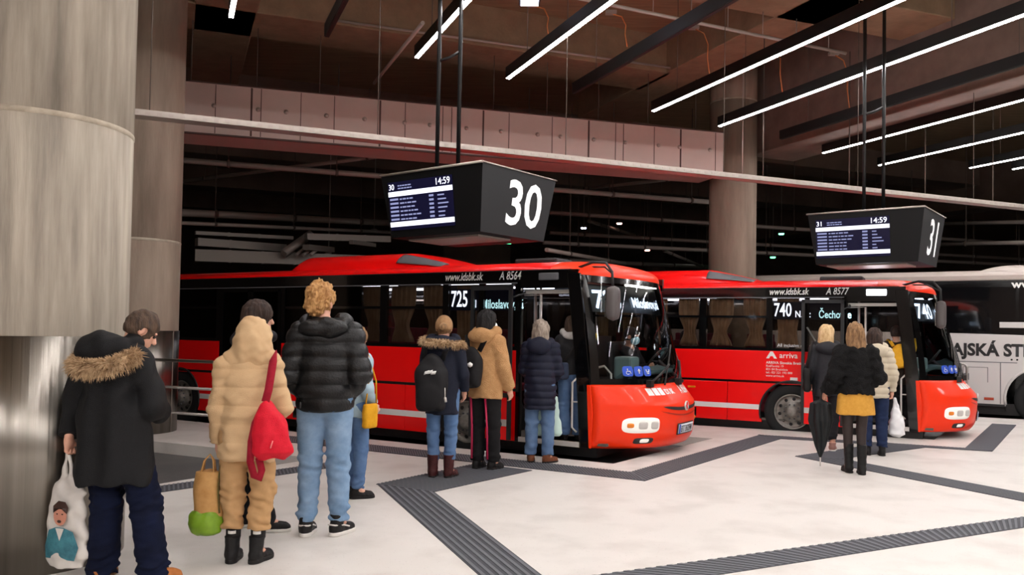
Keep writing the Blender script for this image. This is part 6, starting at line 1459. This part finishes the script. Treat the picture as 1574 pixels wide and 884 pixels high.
# ---- seated: the driver and a passenger (local frame of the bus: x forward)
def seated(bus, x, y, zseat, label, hairm, style, jm, yaw=-90, mask=False, wheel=True):
    """origin below the seat; hips at zseat"""
    dz = zseat + 0.10 - 0.95
    B_ = lambda p: (p[0], p[1], p[2] + dz)
    arms = dict(elL=B_((-0.27, 0.14, 1.14)), wrL=B_((-0.20, 0.34, 1.20)), elR=B_((0.27, 0.14, 1.14)), wrR=B_((0.20, 0.34, 1.20)), curlL=1.2, curlR=1.2) if wheel else dict(elL=B_((-0.25, 0.1, 1.12)), wrL=B_((-0.12, 0.28, 1.05)), elR=B_((0.25, 0.1, 1.12)), wrR=B_((0.12, 0.28, 1.05)))
    loc = bus.matrix_world @ Vector((x, y, 0)) if False else Matrix.Translation(bus.location) @ Matrix.Rotation(bus.rotation_euler.z, 4, 'Z') @ Vector((x, y, 0))
    P = Person((loc.x, loc.y, -0.15), math.degrees(bus.rotation_euler.z) + yaw, 1.75, label, h=0.012, hp=0.1,
               neck=B_((0, -0.015, 1.46)), head=B_((0, 0.02, 1.625)), chest=B_((0, 0, 1.28)), waist=B_((0, 0.005, 1.08)), pelvis=B_((0, 0, 0.95)), shL=B_((-0.185, -0.01, 1.41)), shR=B_((0.185, -0.01, 1.41)),
               hiL=B_((-0.10, 0.02, 0.93)), hiR=B_((0.10, 0.02, 0.93)), knL=(-0.12, 0.42, zseat + 0.10), knR=(0.12, 0.42, zseat + 0.10), anL=(-0.12, 0.44, zseat - 0.33), anR=(0.12, 0.44, zseat - 0.33), **arms)
    b = P.body(); P.hair(hairm, style)
    # shirt follows the same shifted torso
    rows = [(r_[0] + dz, r_[1], r_[2], 0, 0) for r_ in [(0.90, 0.17, 0.13), (1.1, 0.17, 0.13), (1.3, 0.20, 0.135), (1.43, 0.12, 0.10)]]
    J = P.J
    def f(Q):
        d = prof(Q, rows); d = smin(d, su([rc(Q, J['neck'] - A(0, 0, 0.06), J['sh' + k], 0.07, 0.075) for k in 'LR'], 0.04), 0.04)
        for k in 'LR': d = smin(d, rc(Q, J['sh' + k], J['el' + k], 0.075, 0.06), 0.03); d = smin(d, rc(Q, J['el' + k], J['el' + k] + (J['wr' + k] - J['el' + k])*0.9, 0.06, 0.045), 0.02)
        return d + 0.005*waves(Q, 28, 4)
    P.add('jacket', f, A(-0.4, -0.25, 0.82 + dz), A(0.4, 0.5, 1.56 + dz), jm)
    def tf(Q):
        d = ell(Q, J['pelvis'], (0.17, 0.14, 0.12))
        for k in 'LR': d = smin(d, rc(Q, J['hi' + k], J['kn' + k], 0.09, 0.07), 0.03); d = smin(d, rc(Q, J['kn' + k], J['an' + k], 0.07, 0.055), 0.02)
        return d + 0.004*waves(Q, 30, 7)
    P.add('trousers', tf, A(-0.3, -0.2, zseat - 0.36), A(0.3, 0.62, zseat + 0.30), bpy.data.materials['black_trousers'])
    for k in 'LR': P.shoe(k, BLK, zseat - 0.42 + 0.13 + 0.0 if False else 0.10 + (J['an' + k][2] - 0.09)*0 , BLK) if abs(J['an' + k][2] - 0.09) < 0.02 else None
    if mask: P.add('face_mask', lambda Q: np.maximum(np.abs(ell(P.hp_(Q), (0, 0.045, -0.045), (0.074, 0.076, 0.066))) - 0.005, 0.015 - P.hp_(Q)[:, 1]), J['head'] - 0.16, J['head'] + 0.16, mat('pale_blue_mask', (150, 200, 216), 0.7), 0.007)
    return P
seated(bus30, -0.30, 1.95, 0.92, 'driver with a pale blue face mask at the wheel of the 725 bus', HAIR['black'], 'short', cloth('driver_dark_jacket', (30, 30, 36)), mask=True)
seated(bus31, -3.86, 0.36, 0.92, 'dark-haired passenger seated at a window of the 740 bus', HAIR['dark_brown'], 'bob', bpy.data.materials['tan_knit'], yaw=-60, wheel=False)
